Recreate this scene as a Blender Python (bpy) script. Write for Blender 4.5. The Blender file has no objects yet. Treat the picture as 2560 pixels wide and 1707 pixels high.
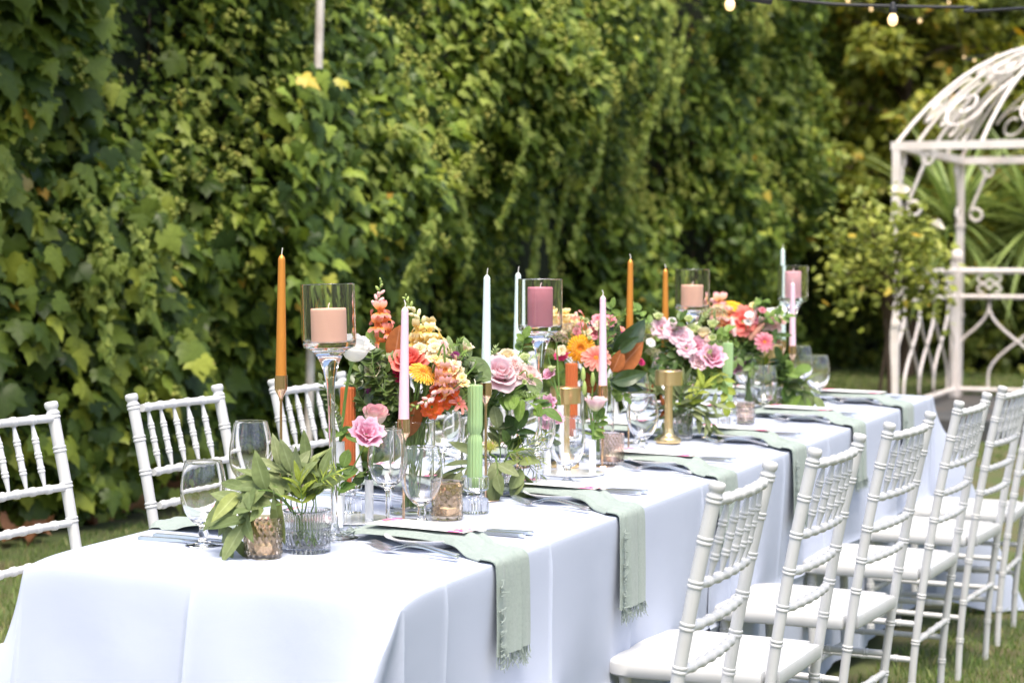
import bpy, bmesh, math, random
import numpy as np
from mathutils import Vector, Matrix, Quaternion

random.seed(7)
RNG = np.random.default_rng(7)
S = bpy.context.scene
COL = S.collection

# ------------------------------------------------------------------ camera
FPX = 4960.0                       # focal length in photograph pixels (70 mm lens, 2560 px wide)
CAM = Vector((1.8495, -2.9118, 1.324))
YAW, PITCH, ROLL = 0.4122, 0.0434, 0.0029
_fw = Vector((-math.sin(YAW), math.cos(YAW), 0)); _rt = Vector((math.cos(YAW), math.sin(YAW), 0)); _up = Vector((0, 0, 1))
C_F = _fw * math.cos(PITCH) - _up * math.sin(PITCH)
_u2 = _up * math.cos(PITCH) + _fw * math.sin(PITCH)
C_R = _rt * math.cos(ROLL) + _u2 * math.sin(ROLL)
C_U = _u2 * math.cos(ROLL) - _rt * math.sin(ROLL)
cd = bpy.data.cameras.new("camera")
cam = bpy.data.objects.new("camera", cd); COL.objects.link(cam)
cd.sensor_width = 36.0; cd.lens = FPX / 2560 * 36.0
cd.clip_start = 0.05; cd.clip_end = 500
cam.matrix_world = Matrix(((C_R.x, C_U.x, -C_F.x, CAM.x), (C_R.y, C_U.y, -C_F.y, CAM.y), (C_R.z, C_U.z, -C_F.z, CAM.z), (0, 0, 0, 1)))
cd.dof.use_dof = True; cd.dof.focus_distance = 4.05; cd.dof.aperture_fstop = 4.9
S.camera = cam

# ------------------------------------------------------------------ sky, sun, exposure
SUN_EL, SUN_AZ = math.radians(69), math.radians(150)      # azimuth measured from +Y towards +X
w = bpy.data.worlds.new("World"); S.world = w; w.use_nodes = True
nt = w.node_tree; bg = nt.nodes["Background"]
sky = nt.nodes.new("ShaderNodeTexSky"); sky.sky_type = 'NISHITA'; sky.sun_disc = False
sky.sun_elevation = SUN_EL; sky.sun_rotation = SUN_AZ; sky.air_density = 1.0; sky.dust_density = 4.0; sky.ozone_density = 1.0
nt.links.new(sky.outputs[0], bg.inputs[0]); bg.inputs[1].default_value = 0.09
sd = bpy.data.lights.new("sun", 'SUN'); sd.energy = 1.5; sd.angle = math.radians(32); sd.color = (1.0, 0.93, 0.80)
sun = bpy.data.objects.new("sun", sd); COL.objects.link(sun)
_sd = Vector((math.sin(SUN_AZ) * math.cos(SUN_EL), math.cos(SUN_AZ) * math.cos(SUN_EL), math.sin(SUN_EL)))
sun.rotation_euler = _sd.to_track_quat('Z', 'Y').to_euler()
S.view_settings.view_transform = 'Standard'; S.view_settings.look = 'None'
S.view_settings.exposure = 1.74; S.view_settings.gamma = 1.0; S.view_settings.use_curve_mapping = False
S.render.engine = 'CYCLES'
S.cycles.use_denoising = True
S.cycles.max_bounces = 14; S.cycles.transmission_bounces = 14; S.cycles.transparent_max_bounces = 8
S.cycles.diffuse_bounces = 4; S.cycles.glossy_bounces = 6
S.cycles.caustics_refractive = True; S.cycles.caustics_reflective = True; S.cycles.blur_glossy = 0.5
S.cycles.sample_clamp_indirect = 6.0

# ------------------------------------------------------------------ photograph pixels -> places
def ray(px, py):
    return (C_F + C_R * ((px - 1280) / FPX) - C_U * ((py - 853.5) / FPX))
def proj(P):
    d = Vector(P) - CAM; z = d.dot(C_F)
    return 1280 + FPX * d.dot(C_R) / z, 853.5 - FPX * d.dot(C_U) / z
def depth(P): return (Vector(P) - CAM).dot(C_F)
TW, TL, TZ = 0.75, 4.25, 0.755
def tz(x, y): return TZ + 0.0156 * y + 0.0153 * (TW / 2 - x) / TW
def on_table(px, py):
    r = ray(px, py); t = 4.0
    for _ in range(20):
        P = CAM + r * t; t += (tz(P.x, P.y) - P.z) / r.z
    P = CAM + r * t
    return P.x, P.y
def on_table_line(px, x):
    """the point of the table top with this x that shows in the picture column px"""
    lo, hi = -0.2, 6.0
    for _ in range(50):
        m = (lo + hi) / 2
        if proj((x, m, tz(x, m)))[0] < px: lo = m
        else: hi = m
    return x, lo
def z_at(x, y, py):
    lo, hi = -1, 6
    for _ in range(50):
        m = (lo + hi) / 2
        if proj((x, y, m))[1] > py: lo = m
        else: hi = m
    return lo
def at_depth(px, py, d): return CAM + ray(px, py) * d
def pxm(d): return d / FPX          # metres per photograph pixel at depth d
def ground(x, y):
    t = min(1, max(0, (1.0 - x) / 5.0)); t2 = min(1, max(0, (y - 7) / 6))
    return (0.012 + 0.215 * t) * (1 - t2) + (0.10 + 0.1 * t) * t2 - 0.003 * y * (1 - t2)

# ------------------------------------------------------------------ helpers
def setp(o, label=None, cat=None, group=None, kind=None):
    if label: o["label"] = label
    if cat: o["category"] = cat
    if group: o["group"] = group
    if kind: o["kind"] = kind
    return o
def mesh(name, verts, faces, smooth=True):
    m = bpy.data.meshes.new(name); m.from_pydata([tuple(v) for v in verts], [], faces); m.update()
    if smooth:
        m.polygons.foreach_set("use_smooth", [True] * len(m.polygons))
        m.set_sharp_from_angle(angle=math.radians(42))
    return m
def npmesh(name, V, F, smooth=False):
    V = np.asarray(V, np.float32); F = np.asarray(F, np.int32); k = F.shape[1]
    m = bpy.data.meshes.new(name)
    m.vertices.add(len(V)); m.vertices.foreach_set("co", V.ravel())
    m.loops.add(F.size); m.loops.foreach_set("vertex_index", F.ravel())
    m.polygons.add(len(F)); m.polygons.foreach_set("loop_start", np.arange(0, F.size, k, dtype=np.int32))
    m.polygons.foreach_set("loop_total", np.full(len(F), k, np.int32))
    if smooth: m.polygons.foreach_set("use_smooth", np.ones(len(F), bool))
    m.update(calc_edges=True)
    return m
def ob(name, me, mt=None, parent=None, loc=None, rot=None, scale=None, mw=None):
    o = bpy.data.objects.new(name, me); COL.objects.link(o)
    if mt is not None and me is not None and not me.materials: me.materials.append(mt)
    if parent is not None: o.parent = parent
    if mw is not None: o.matrix_local = mw
    else:
        if loc is not None: o.location = loc
        if rot is not None: o.rotation_euler = rot
        if scale is not None: o.scale = (scale,) * 3 if isinstance(scale, (int, float)) else scale
    return o
def thing(name, label, cat, loc=(0, 0, 0), rot=(0, 0, 0), group=None):
    o = bpy.data.objects.new(name, None); COL.objects.link(o)
    o.location = loc; o.rotation_euler = rot; o.empty_display_size = 0.05
    return setp(o, label, cat, group)
class MB:
    """collects shapes for one mesh"""
    def __init__(s): s.v = []; s.f = []
    def add(s, v, f):
        n = len(s.v); s.v += [tuple(p) for p in v]; s.f += [tuple(i + n for i in q) for q in f]; return s
    def mesh(s, name, smooth=True): return mesh(name, s.v, s.f, smooth)
    def box(s, c, d, M=None):
        v = [Vector((c[0] + sx * d[0] / 2, c[1] + sy * d[1] / 2, c[2] + sz * d[2] / 2)) for sx in (-1, 1) for sy in (-1, 1) for sz in (-1, 1)]
        if M is not None: v = [M @ p for p in v]
        return s.add(v, [(0, 1, 3, 2), (4, 6, 7, 5), (0, 4, 5, 1), (2, 3, 7, 6), (0, 2, 6, 4), (1, 5, 7, 3)])
def tube_vf(pts, radii, seg=8, caps=True, flat=None):
    pts = [Vector(p) for p in pts]; n = len(pts)
    if isinstance(radii, (int, float)): radii = [radii] * n
    V = []; F = []; ref = None
    for i, p in enumerate(pts):
        t = (pts[min(i + 1, n - 1)] - pts[max(i - 1, 0)])
        if t.length < 1e-9: t = Vector((0, 0, 1))
        t.normalize()
        if ref is None:
            ref = Vector((1, 0, 0)) if abs(t.x) < 0.8 else Vector((0, 1, 0))
        a = (ref - t * ref.dot(t)).normalized(); b = t.cross(a); ref = a
        for k in range(seg):
            an = 2 * math.pi * k / seg
            V.append(p + a * (radii[i] * math.cos(an)) + b * (radii[i] * math.sin(an)))
    for i in range(n - 1):
        for k in range(seg):
            k2 = (k + 1) % seg
            F.append((i * seg + k, i * seg + k2, (i + 1) * seg + k2, (i + 1) * seg + k))
    if caps:
        F.append(tuple(range(seg))[::-1]); F.append(tuple((n - 1) * seg + k for k in range(seg)))
    return V, F
def tube(name, pts, radii, mt, parent=None, seg=8):
    return ob(name, mesh(name, *tube_vf(pts, radii, seg)), mt, parent)
def lathe_vf(prof, seg=32, disp=None):
    """prof: (r, z) from one pole to the other or a closed outline that starts and ends at the axis"""
    V = []; F = []; rows = []
    q_ = [prof[0]]
    for a, b in zip(prof, prof[1:]):          # holding loops keep flat runs flat
        L = math.hypot(b[0] - a[0], b[1] - a[1])
        if L > 0.012 and max(a[0], b[0]) < 0.2:
            for s in (0.0012 / L, 1 - 0.0012 / L): q_.append((a[0] + (b[0] - a[0]) * s, a[1] + (b[1] - a[1]) * s))
        q_.append(b)
    prof = q_
    for r, z in prof:
        if r < 1e-6:
            rows.append([len(V)]); V.append((0, 0, z))
        else:
            row = []
            for k in range(seg):
                an = 2 * math.pi * k / seg
                rr = r + (disp(an, z, r) if disp else 0)
                row.append(len(V)); V.append((rr * math.cos(an), rr * math.sin(an), z))
            rows.append(row)
    for A, B in zip(rows, rows[1:]):
        if len(A) == 1 and len(B) == 1: continue
        for k in range(seg):
            k2 = (k + 1) % seg
            if len(A) == 1: F.append((A[0], B[k], B[k2]))
            elif len(B) == 1: F.append((A[k], B[0], A[k2]))
            else: F.append((A[k], B[k], B[k2], A[k2]))
    return V, [q[::-1] for q in F]
def lathe(name, prof, seg=32, disp=None): return mesh(name, *lathe_vf(prof, seg, disp))
def smooth_prof(pts, n=6):
    """Catmull-Rom through (r, z) points"""
    out = []
    P = [pts[0]] + list(pts) + [pts[-1]]
    for i in range(1, len(P) - 2):
        for k in range(n):
            t = k / n; a, b, c, d = P[i - 1], P[i], P[i + 1], P[i + 2]
            out.append(tuple(0.5 * ((2 * b[j]) + (-a[j] + c[j]) * t + (2 * a[j] - 5 * b[j] + 4 * c[j] - d[j]) * t * t + (-a[j] + 3 * b[j] - 3 * c[j] + d[j]) * t ** 3) for j in range(len(b))))
    out.append(tuple(pts[-1])); return out
def spline(pts, n=8): return [Vector(p) for p in smooth_prof([tuple(p) for p in pts], n)]
def frame_z(axis, spin=0.0):
    q = Vector(axis).normalized().to_track_quat('Z', 'Y')
    return (q @ Quaternion((0, 0, 1), spin)).to_matrix().to_4x4()

# ------------------------------------------------------------------ materials
MATS = {}
def mat(name, col, rough=0.5, metal=0.0, trans=0.0, ior=1.45, sss=0.0, var=0.0, bump=None, coat=0.0, sheen=0.0, noise=None, aniso=None):
    """noise: (scale, other colour) blotches; bump: (scale, strength)"""
    m = bpy.data.materials.new(name); m.use_nodes = True; MATS[name] = m
    t = m.node_tree; b = t.nodes["Principled BSDF"]
    b.inputs["Base Color"].default_value = (*col, 1); b.inputs["Roughness"].default_value = rough
    b.inputs["Metallic"].default_value = metal; b.inputs["Transmission Weight"].default_value = trans; b.inputs["IOR"].default_value = ior
    if sss: b.inputs["Subsurface Weight"].default_value = sss; b.inputs["Subsurface Radius"].default_value = (0.02, 0.01, 0.006); b.inputs["Subsurface Scale"].default_value = 0.3
    if coat: b.inputs["Coat Weight"].default_value = coat; b.inputs["Coat Roughness"].default_value = 0.15
    if sheen: b.inputs["Sheen Weight"].default_value = sheen
    src = None
    if noise:
        tc = t.nodes.new("ShaderNodeTexCoord"); nz = t.nodes.new("ShaderNodeTexNoise"); nz.inputs["Scale"].default_value = noise[0]; nz.inputs["Detail"].default_value = 5
        t.links.new(tc.outputs["Object"], nz.inputs["Vector"])
        mx = t.nodes.new("ShaderNodeMix"); mx.data_type = 'RGBA'; mx.inputs[6].default_value = (*col, 1); mx.inputs[7].default_value = (*noise[1], 1)
        rp = t.nodes.new("ShaderNodeMapRange"); rp.inputs[1].default_value = 0.4; rp.inputs[2].default_value = 0.68
        t.links.new(nz.outputs[0], rp.inputs[0]); t.links.new(rp.outputs[0], mx.inputs[0]); src = mx.outputs[2]
        t.links.new(src, b.inputs["Base Color"])
    if var:
        oi = t.nodes.new("ShaderNodeObjectInfo"); hs = t.nodes.new("ShaderNodeHueSaturation")
        mr = t.nodes.new("ShaderNodeMapRange"); mr.inputs[3].default_value = 1 - var; mr.inputs[4].default_value = 1 + var
        t.links.new(oi.outputs["Random"], mr.inputs[0]); t.links.new(mr.outputs[0], hs.inputs["Value"])
        if src is not None: t.links.new(src, hs.inputs["Color"])
        else: hs.inputs["Color"].default_value = (*col, 1)
        t.links.new(hs.outputs[0], b.inputs["Base Color"])
    if bump:
        tc = t.nodes.new("ShaderNodeTexCoord"); nz = t.nodes.new("ShaderNodeTexNoise"); nz.inputs["Scale"].default_value = bump[0]; nz.inputs["Detail"].default_value = 4
        bp = t.nodes.new("ShaderNodeBump"); bp.inputs["Strength"].default_value = bump[1]; bp.inputs["Distance"].default_value = 0.002
        t.links.new(tc.outputs["Object"], nz.inputs["Vector"]); t.links.new(nz.outputs[0], bp.inputs["Height"]); t.links.new(bp.outputs[0], b.inputs["Normal"])
    return m
def leafmat(name, cols, rough=0.45, transl=0.3, tcol=None, spec=0.22):
    """colour picked per leaf (mesh island and object) from a ramp"""
    m = bpy.data.materials.new(name); m.use_nodes = True; MATS[name] = m
    t = m.node_tree; b = t.nodes["Principled BSDF"]; out = t.nodes["Material Output"]
    g = t.nodes.new("ShaderNodeNewGeometry"); oi = t.nodes.new("ShaderNodeObjectInfo")
    ad = t.nodes.new("ShaderNodeMath"); ad.operation = 'ADD'; fr = t.nodes.new("ShaderNodeMath"); fr.operation = 'FRACT'
    t.links.new(g.outputs["Random Per Island"], ad.inputs[0]); t.links.new(oi.outputs["Random"], ad.inputs[1]); t.links.new(ad.outputs[0], fr.inputs[0])
    cr = t.nodes.new("ShaderNodeValToRGB"); e = cr.color_ramp.elements
    n = len(cols)
    while len(e) < n: e.new(0.5)
    for i, (p, c) in enumerate(cols):
        e[i].position = p; e[i].color = (*c, 1)
    t.links.new(fr.outputs[0], cr.inputs[0])
    tc = t.nodes.new("ShaderNodeTexCoord"); nz = t.nodes.new("ShaderNodeTexNoise"); nz.inputs["Scale"].default_value = 7; nz.inputs["Detail"].default_value = 3
    t.links.new(tc.outputs["Object"], nz.inputs["Vector"])
    hs = t.nodes.new("ShaderNodeHueSaturation"); mr = t.nodes.new("ShaderNodeMapRange"); mr.inputs[1].default_value = 0.3; mr.inputs[2].default_value = 0.7; mr.inputs[3].default_value = 0.84; mr.inputs[4].default_value = 1.16
    t.links.new(nz.outputs[0], mr.inputs[0]); t.links.new(mr.outputs[0], hs.inputs["Value"]); t.links.new(cr.outputs[0], hs.inputs["Color"])
    ra = t.nodes.new("ShaderNodeAttribute"); ra.attribute_name = "rib"; rm = t.nodes.new("ShaderNodeMapRange"); rm.inputs[1].default_value = 0.80; rm.inputs[2].default_value = 1.0; rm.inputs[4].default_value = 0.55
    t.links.new(ra.outputs["Fac"], rm.inputs[0]); bk = t.nodes.new("ShaderNodeMath"); bk.operation = 'MULTIPLY_ADD'; bk.inputs[1].default_value = 0.35; t.links.new(g.outputs["Backfacing"], bk.inputs[0]); t.links.new(rm.outputs[0], bk.inputs[2])
    pal = t.nodes.new("ShaderNodeHueSaturation"); pal.inputs["Value"].default_value = 1.9; pal.inputs["Saturation"].default_value = 0.78; t.links.new(hs.outputs[0], pal.inputs["Color"])
    lm = t.nodes.new("ShaderNodeMix"); lm.data_type = 'RGBA'; t.links.new(bk.outputs[0], lm.inputs[0]); t.links.new(hs.outputs[0], lm.inputs[6]); t.links.new(pal.outputs[0], lm.inputs[7])
    t.links.new(lm.outputs[2], b.inputs["Base Color"]); b.inputs["Roughness"].default_value = rough; b.inputs["Specular IOR Level"].default_value = spec
    tr = t.nodes.new("ShaderNodeBsdfTranslucent"); mx = t.nodes.new("ShaderNodeMixShader"); mx.inputs[0].default_value = transl
    hs2 = t.nodes.new("ShaderNodeHueSaturation"); hs2.inputs["Value"].default_value = 1.5; hs2.inputs["Saturation"].default_value = 1.1; hs2.inputs["Hue"].default_value = 0.485
    t.links.new(hs.outputs[0], hs2.inputs["Color"]); t.links.new(hs2.outputs[0], tr.inputs[0])
    t.links.new(b.outputs[0], mx.inputs[1]); t.links.new(tr.outputs[0], mx.inputs[2]); t.links.new(mx.outputs[0], out.inputs[0])
    return m
def petalmat(name, base, tip, rough=0.6, transl=0.38, mode='RAD', lo=0.0, hi=1.0, var=0.06):
    """two-tone petal: colour runs from the flower's middle (base) to the petal edge (tip), stored per vertex in attribute 'edge'"""
    m = bpy.data.materials.new(name); m.use_nodes = True; MATS[name] = m
    t = m.node_tree; b = t.nodes["Principled BSDF"]; out = t.nodes["Material Output"]
    at = t.nodes.new("ShaderNodeAttribute"); at.attribute_name = "edge"
    mr = t.nodes.new("ShaderNodeMapRange"); mr.inputs[1].default_value = lo; mr.inputs[2].default_value = hi
    t.links.new(at.outputs["Fac"], mr.inputs[0])
    mx = t.nodes.new("ShaderNodeMix"); mx.data_type = 'RGBA'; mx.inputs[6].default_value = (*base, 1); mx.inputs[7].default_value = (*tip, 1)
    t.links.new(mr.outputs[0], mx.inputs[0])
    oi = t.nodes.new("ShaderNodeObjectInfo"); hs = t.nodes.new("ShaderNodeHueSaturation"); m2 = t.nodes.new("ShaderNodeMapRange"); m2.inputs[3].default_value = 1 - var; m2.inputs[4].default_value = 1 + var
    t.links.new(oi.outputs["Random"], m2.inputs[0]); t.links.new(m2.outputs[0], hs.inputs["Value"]); t.links.new(mx.outputs[2], hs.inputs["Color"])
    tc = t.nodes.new("ShaderNodeTexCoord"); mp = t.nodes.new("ShaderNodeMapping"); mp.inputs["Scale"].default_value = (3, 14, 3); nz = t.nodes.new("ShaderNodeTexNoise"); nz.inputs["Scale"].default_value = 2.0; nz.inputs["Detail"].default_value = 4
    t.links.new(tc.outputs["Object"], mp.inputs[0]); t.links.new(mp.outputs[0], nz.inputs["Vector"]); m3 = t.nodes.new("ShaderNodeMapRange"); m3.inputs[1].default_value = 0.3; m3.inputs[2].default_value = 0.7; m3.inputs[3].default_value = 1.12; m3.inputs[4].default_value = 0.88; t.links.new(nz.outputs[0], m3.inputs[0]); t.links.new(m3.outputs[0], hs.inputs["Saturation"])
    t.links.new(hs.outputs[0], b.inputs["Base Color"]); b.inputs["Roughness"].default_value = rough; b.inputs["Specular IOR Level"].default_value = 0.3
    tr = t.nodes.new("ShaderNodeBsdfTranslucent"); t.links.new(hs.outputs[0], tr.inputs[0])
    ms = t.nodes.new("ShaderNodeMixShader"); ms.inputs[0].default_value = transl
    t.links.new(b.outputs[0], ms.inputs[1]); t.links.new(tr.outputs[0], ms.inputs[2]); t.links.new(ms.outputs[0], out.inputs[0])
    return m
WHITE = mat("white_paint", (0.62, 0.62, 0.62), 0.36, noise=(9, (0.565, 0.56, 0.55)), bump=(60, 0.05))
CLOTH = mat("white_cotton", (0.45, 0.492, 0.605), 0.85, sheen=0.1, bump=(900, 0.25))
def _wrinkles():
    t = CLOTH.node_tree; b = t.nodes["Principled BSDF"]; tc = t.nodes.new("ShaderNodeTexCoord")
    n1 = t.nodes.new("ShaderNodeTexNoise"); n1.inputs["Scale"].default_value = 5.0; n1.inputs["Detail"].default_value = 6; n1.inputs["Distortion"].default_value = 0.2
    bp = t.nodes.new("ShaderNodeBump"); bp.inputs["Strength"].default_value = 0.5; bp.inputs["Distance"].default_value = 0.006
    t.links.new(tc.outputs["Object"], n1.inputs["Vector"]); t.links.new(n1.outputs[0], bp.inputs["Height"])
    old = b.inputs["Normal"].links[0].from_node; t.links.new(bp.outputs[0], old.inputs["Normal"])
_wrinkles()
PORCELAIN = mat("porcelain", (0.83, 0.83, 0.83), 0.12, coat=0.4)
GLASS = mat("clear_glass", (1, 1, 1), 0.0, trans=1.0, ior=1.46)
AMBER = mat("amber_glass", (0.93, 0.77, 0.60), 0.05, trans=1.0, ior=1.46)
ROSEGLASS = mat("rose_glass", (0.96, 0.83, 0.77), 0.05, trans=1.0, ior=1.46)
SMOKE = mat("grey_glass", (0.80, 0.80, 0.82), 0.05, trans=1.0, ior=1.46)
STEEL = mat("polished_steel", (0.86, 0.84, 0.82), 0.26, metal=1.0)
GOLD = mat("brushed_gold", (0.90, 0.66, 0.33), 0.28, metal=1.0)
COPPER = mat("rose_gold", (0.80, 0.55, 0.36), 0.12, metal=1.0)
WAXW = mat("white_wax", (0.82, 0.78, 0.70), 0.5, sss=0.3)
WICK = mat("wick", (0.78, 0.75, 0.68), 0.9)
BLACKRUB = mat("black_rubber", (0.02, 0.02, 0.022), 0.5)
LINEN = mat("sage_linen", (0.30, 0.355, 0.322), 0.9, sheen=0.2, bump=(700, 0.7), noise=(160, (0.265, 0.315, 0.285)))
STEMG = mat("stem_green", (0.14, 0.24, 0.05), 0.5)
BARK = mat("bark", (0.09, 0.06, 0.04), 0.9, bump=(40, 0.6))
IRON = mat("white_iron", (0.88, 0.81, 0.77), 0.5, noise=(7, (0.78, 0.69, 0.63)))
STONE = mat("dark_stone", (0.06, 0.065, 0.07), 0.8, noise=(4, (0.10, 0.085, 0.075)))
def wax(name, c, metal=0.0, rough=0.45): return mat(name, c, rough, metal=metal, sss=0.12, bump=(35, 0.05))
ORANGE_P = mat("orange_pearl_wax", (0.76, 0.30, 0.055), 0.34, metal=0.55)
PINK_P = wax("pink_wax", (0.84, 0.58, 0.67)); MINT_P = wax("mint_wax", (0.66, 0.78, 0.73)); GREEN_P = wax("green_wax", (0.34, 0.50, 0.23))
RUST_P = wax("rust_wax", (0.50, 0.125, 0.035)); PEACH_P = mat("peach_wax", (1.0, 0.57, 0.42), 0.5); MAUVE_P = wax("mauve_wax", (0.52, 0.19, 0.24)); ROSE_P = wax("rose_wax", (0.76, 0.42, 0.46))
LEAF_EUC = leafmat("eucalyptus_leaf", [(0, (0.11, 0.15, 0.055)), (0.5, (0.17, 0.215, 0.08)), (0.85, (0.225, 0.27, 0.115)), (1, (0.27, 0.31, 0.085))], 0.55, 0.2)
LEAF_OLV = leafmat("olive_leaf", [(0, (0.10, 0.135, 0.055)), (0.6, (0.175, 0.21, 0.09)), (1, (0.24, 0.275, 0.13))], 0.5, 0.2)
LEAF_LIME = leafmat("lime_leaf", [(0, (0.22, 0.29, 0.04)), (1, (0.33, 0.38, 0.07))], 0.5, 0.3)
LEAF_DARK = leafmat("dark_leaf", [(0, (0.035, 0.065, 0.018)), (0.7, (0.075, 0.13, 0.035)), (1, (0.13, 0.20, 0.05))], 0.32, 0.2)
LEAF_MAG = leafmat("magnolia_leaf", [(0, (0.018, 0.040, 0.012)), (0.7, (0.035, 0.065, 0.018)), (1, (0.06, 0.10, 0.028))], 0.22, 0.08, spec=0.6)
LEAF_BOX = leafmat("box_leaf", [(0, (0.045, 0.075, 0.02)), (0.6, (0.085, 0.13, 0.035)), (1, (0.15, 0.20, 0.06))], 0.32, 0.15, spec=0.5)
LEAF_MID = leafmat("mid_leaf", [(0, (0.085, 0.155, 0.035)), (1, (0.20, 0.30, 0.07))], 0.42, 0.28)
LEAF_PALE = leafmat("pale_leaf", [(0, (0.24, 0.33, 0.13)), (1, (0.34, 0.43, 0.20))], 0.45, 0.3)
LEAF_BROWN = leafmat("brown_leaf", [(0, (0.21, 0.065, 0.015)), (1, (0.30, 0.10, 0.03))], 0.75, 0.15)
BUDG = mat("green_bud", (0.33, 0.42, 0.12), 0.5, sss=0.1, var=0.15)

# ================================================================== THE SETTING
def grid_sheet(name, xs, ys, zf):
    nx, ny = len(xs), len(ys)
    V = [(x, y, zf(x, y)) for x in xs for y in ys]
    F = [(i * ny + j, (i + 1) * ny + j, (i + 1) * ny + j + 1, i * ny + j + 1) for i in range(nx - 1) for j in range(ny - 1)]
    return mesh(name, V, F)
LAWN = mat("lawn_soil", (0.075, 0.10, 0.03), 0.95, noise=(3, (0.11, 0.085, 0.045)), bump=(30, 0.8))
xs = [-120, -60, -30, -14] + list(np.linspace(-8, 5, 40)) + [9, 16, 30, 60, 120]
ys = [-120, -60, -30, -14] + list(np.linspace(-6, 22, 70)) + [30, 45, 70, 120]
setp(ob("lawn", grid_sheet("lawn", xs, ys, ground), LAWN), "short green garden lawn under the table", kind="structure")

GRASSM = leafmat("grass_blade", [(0, (0.066, 0.120, 0.022)), (0.45, (0.114, 0.192, 0.036)), (0.8, (0.204, 0.252, 0.066)), (1, (0.360, 0.312, 0.144))], 0.6, 0.3, spec=0.3)
def blades(n, x0, x1, y0, y1, hmin, hmax, wd):
    x = RNG.uniform(x0, x1, n); y = RNG.uniform(y0, y1, n)
    z = np.array([ground(a, b) for a, b in zip(x, y)]) - 0.004
    keep = 0.5 + 0.5 * np.sin(x * 3.1 + 1.2 * np.sin(y * 2.3)) * np.sin(y * 2.7 + x)
    h = RNG.uniform(hmin, hmax, n) * (0.65 + 0.5 * keep); a = RNG.uniform(0, 2 * np.pi, n); ln = RNG.uniform(0.1, 0.9, n) * h
    ca, sa = np.cos(a), np.sin(a); b = RNG.uniform(0, 2 * np.pi, n); ww = wd * RNG.uniform(0.6, 1.3, n)
    P = np.stack([x, y, z], 1)
    V = np.zeros((n, 5, 3))
    V[:, 0] = P + np.stack([ca * ww, sa * ww, 0 * x], 1); V[:, 1] = P - np.stack([ca * ww, sa * ww, 0 * x], 1)
    mid = P + np.stack([np.cos(b) * ln * .35, np.sin(b) * ln * .35, h * .6], 1)
    V[:, 2] = mid - np.stack([ca * ww, sa * ww, 0 * x], 1) * .7; V[:, 3] = mid + np.stack([ca * ww, sa * ww, 0 * x], 1) * .7
    V[:, 4] = P + np.stack([np.cos(b) * ln, np.sin(b) * ln, h], 1)
    base = (np.arange(n) * 5)[:, None]
    F = np.concatenate([base + [0, 1, 2], base + [0, 2, 3], base + [3, 2, 4]])
    return V.reshape(-1, 3), F
parts = [blades(46000, -3.0, -0.45, 0.6, 9, 0.018, 0.05, 0.0022), blades(70000, 0.42, 2.6, 0.2, 9.5, 0.018, 0.048, 0.0022), blades(30000, -3.0, 2.0, 9, 17, 0.025, 0.06, 0.004)]
off = 0; VV = []; FF = []
for v, f in parts: VV.append(v); FF.append(f + off); off += len(v)
setp(ob("grass", npmesh("grass", np.concatenate(VV), np.concatenate(FF)), GRASSM), "short mown grass blades covering the lawn", kind="stuff")

# ------------------------------------------------------------------ leaf shapes
def mirror_outline(half):
    return half + [(-x, y) for x, y in half[::-1] if abs(x) > 1e-6]
IVY = mirror_outline([(0, -0.02), (0.20, -0.16), (0.42, -0.10), (0.50, 0.08), (0.36, 0.22), (0.46, 0.44), (0.26, 0.44), (0.14, 0.66), (0, 1.0)])
VINE = mirror_outline([(0, 0.0), (0.16, -0.18), (0.40, -0.14), (0.47, 0.0), (0.62, 0.12), (0.56, 0.26), (0.70, 0.50), (0.50, 0.50), (0.36, 0.52), (0.30, 0.70), (0.16, 0.78), (0, 1.05)])
def leaf_template(outline, fold=0.18, droop=0.15):
    pts = [(0.0, 0.30, 0.03)] + [(x, y, -fold * abs(x) - droop * max(0, y) ** 2 + 0.04 * math.sin(9 * x + 5 * y)) for x, y in outline]
    n = len(outline)
    return np.array(pts), np.array([(0, 1 + i, 1 + (i + 1) % n) for i in range(n)])
def scatter(tmpl, P, N, T, sc):
    """copies of a leaf template at points P with normals N and tip directions T"""
    tv, tf = tmpl
    N = N / np.linalg.norm(N, axis=1, keepdims=True)
    T = T - N * (T * N).sum(1, keepdims=True); T /= np.linalg.norm(T, axis=1, keepdims=True)
    B = np.cross(T, N); n = len(P); k = len(tv)
    V = P[:, None, :] + sc[:, None, None] * (tv[None, :, 0:1] * B[:, None, :] + tv[None, :, 1:2] * T[:, None, :] + tv[None, :, 2:3] * N[:, None, :])
    F = (tf[None] + (np.arange(n) * k)[:, None, None]).reshape(-1, 3)
    return V.reshape(-1, 3), F
def join(parts):
    off = 0; VV = []; FF = []
    for v, f in parts: VV.append(v); FF.append(f + off); off += len(v)
    return np.concatenate(VV), np.concatenate(FF)

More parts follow.
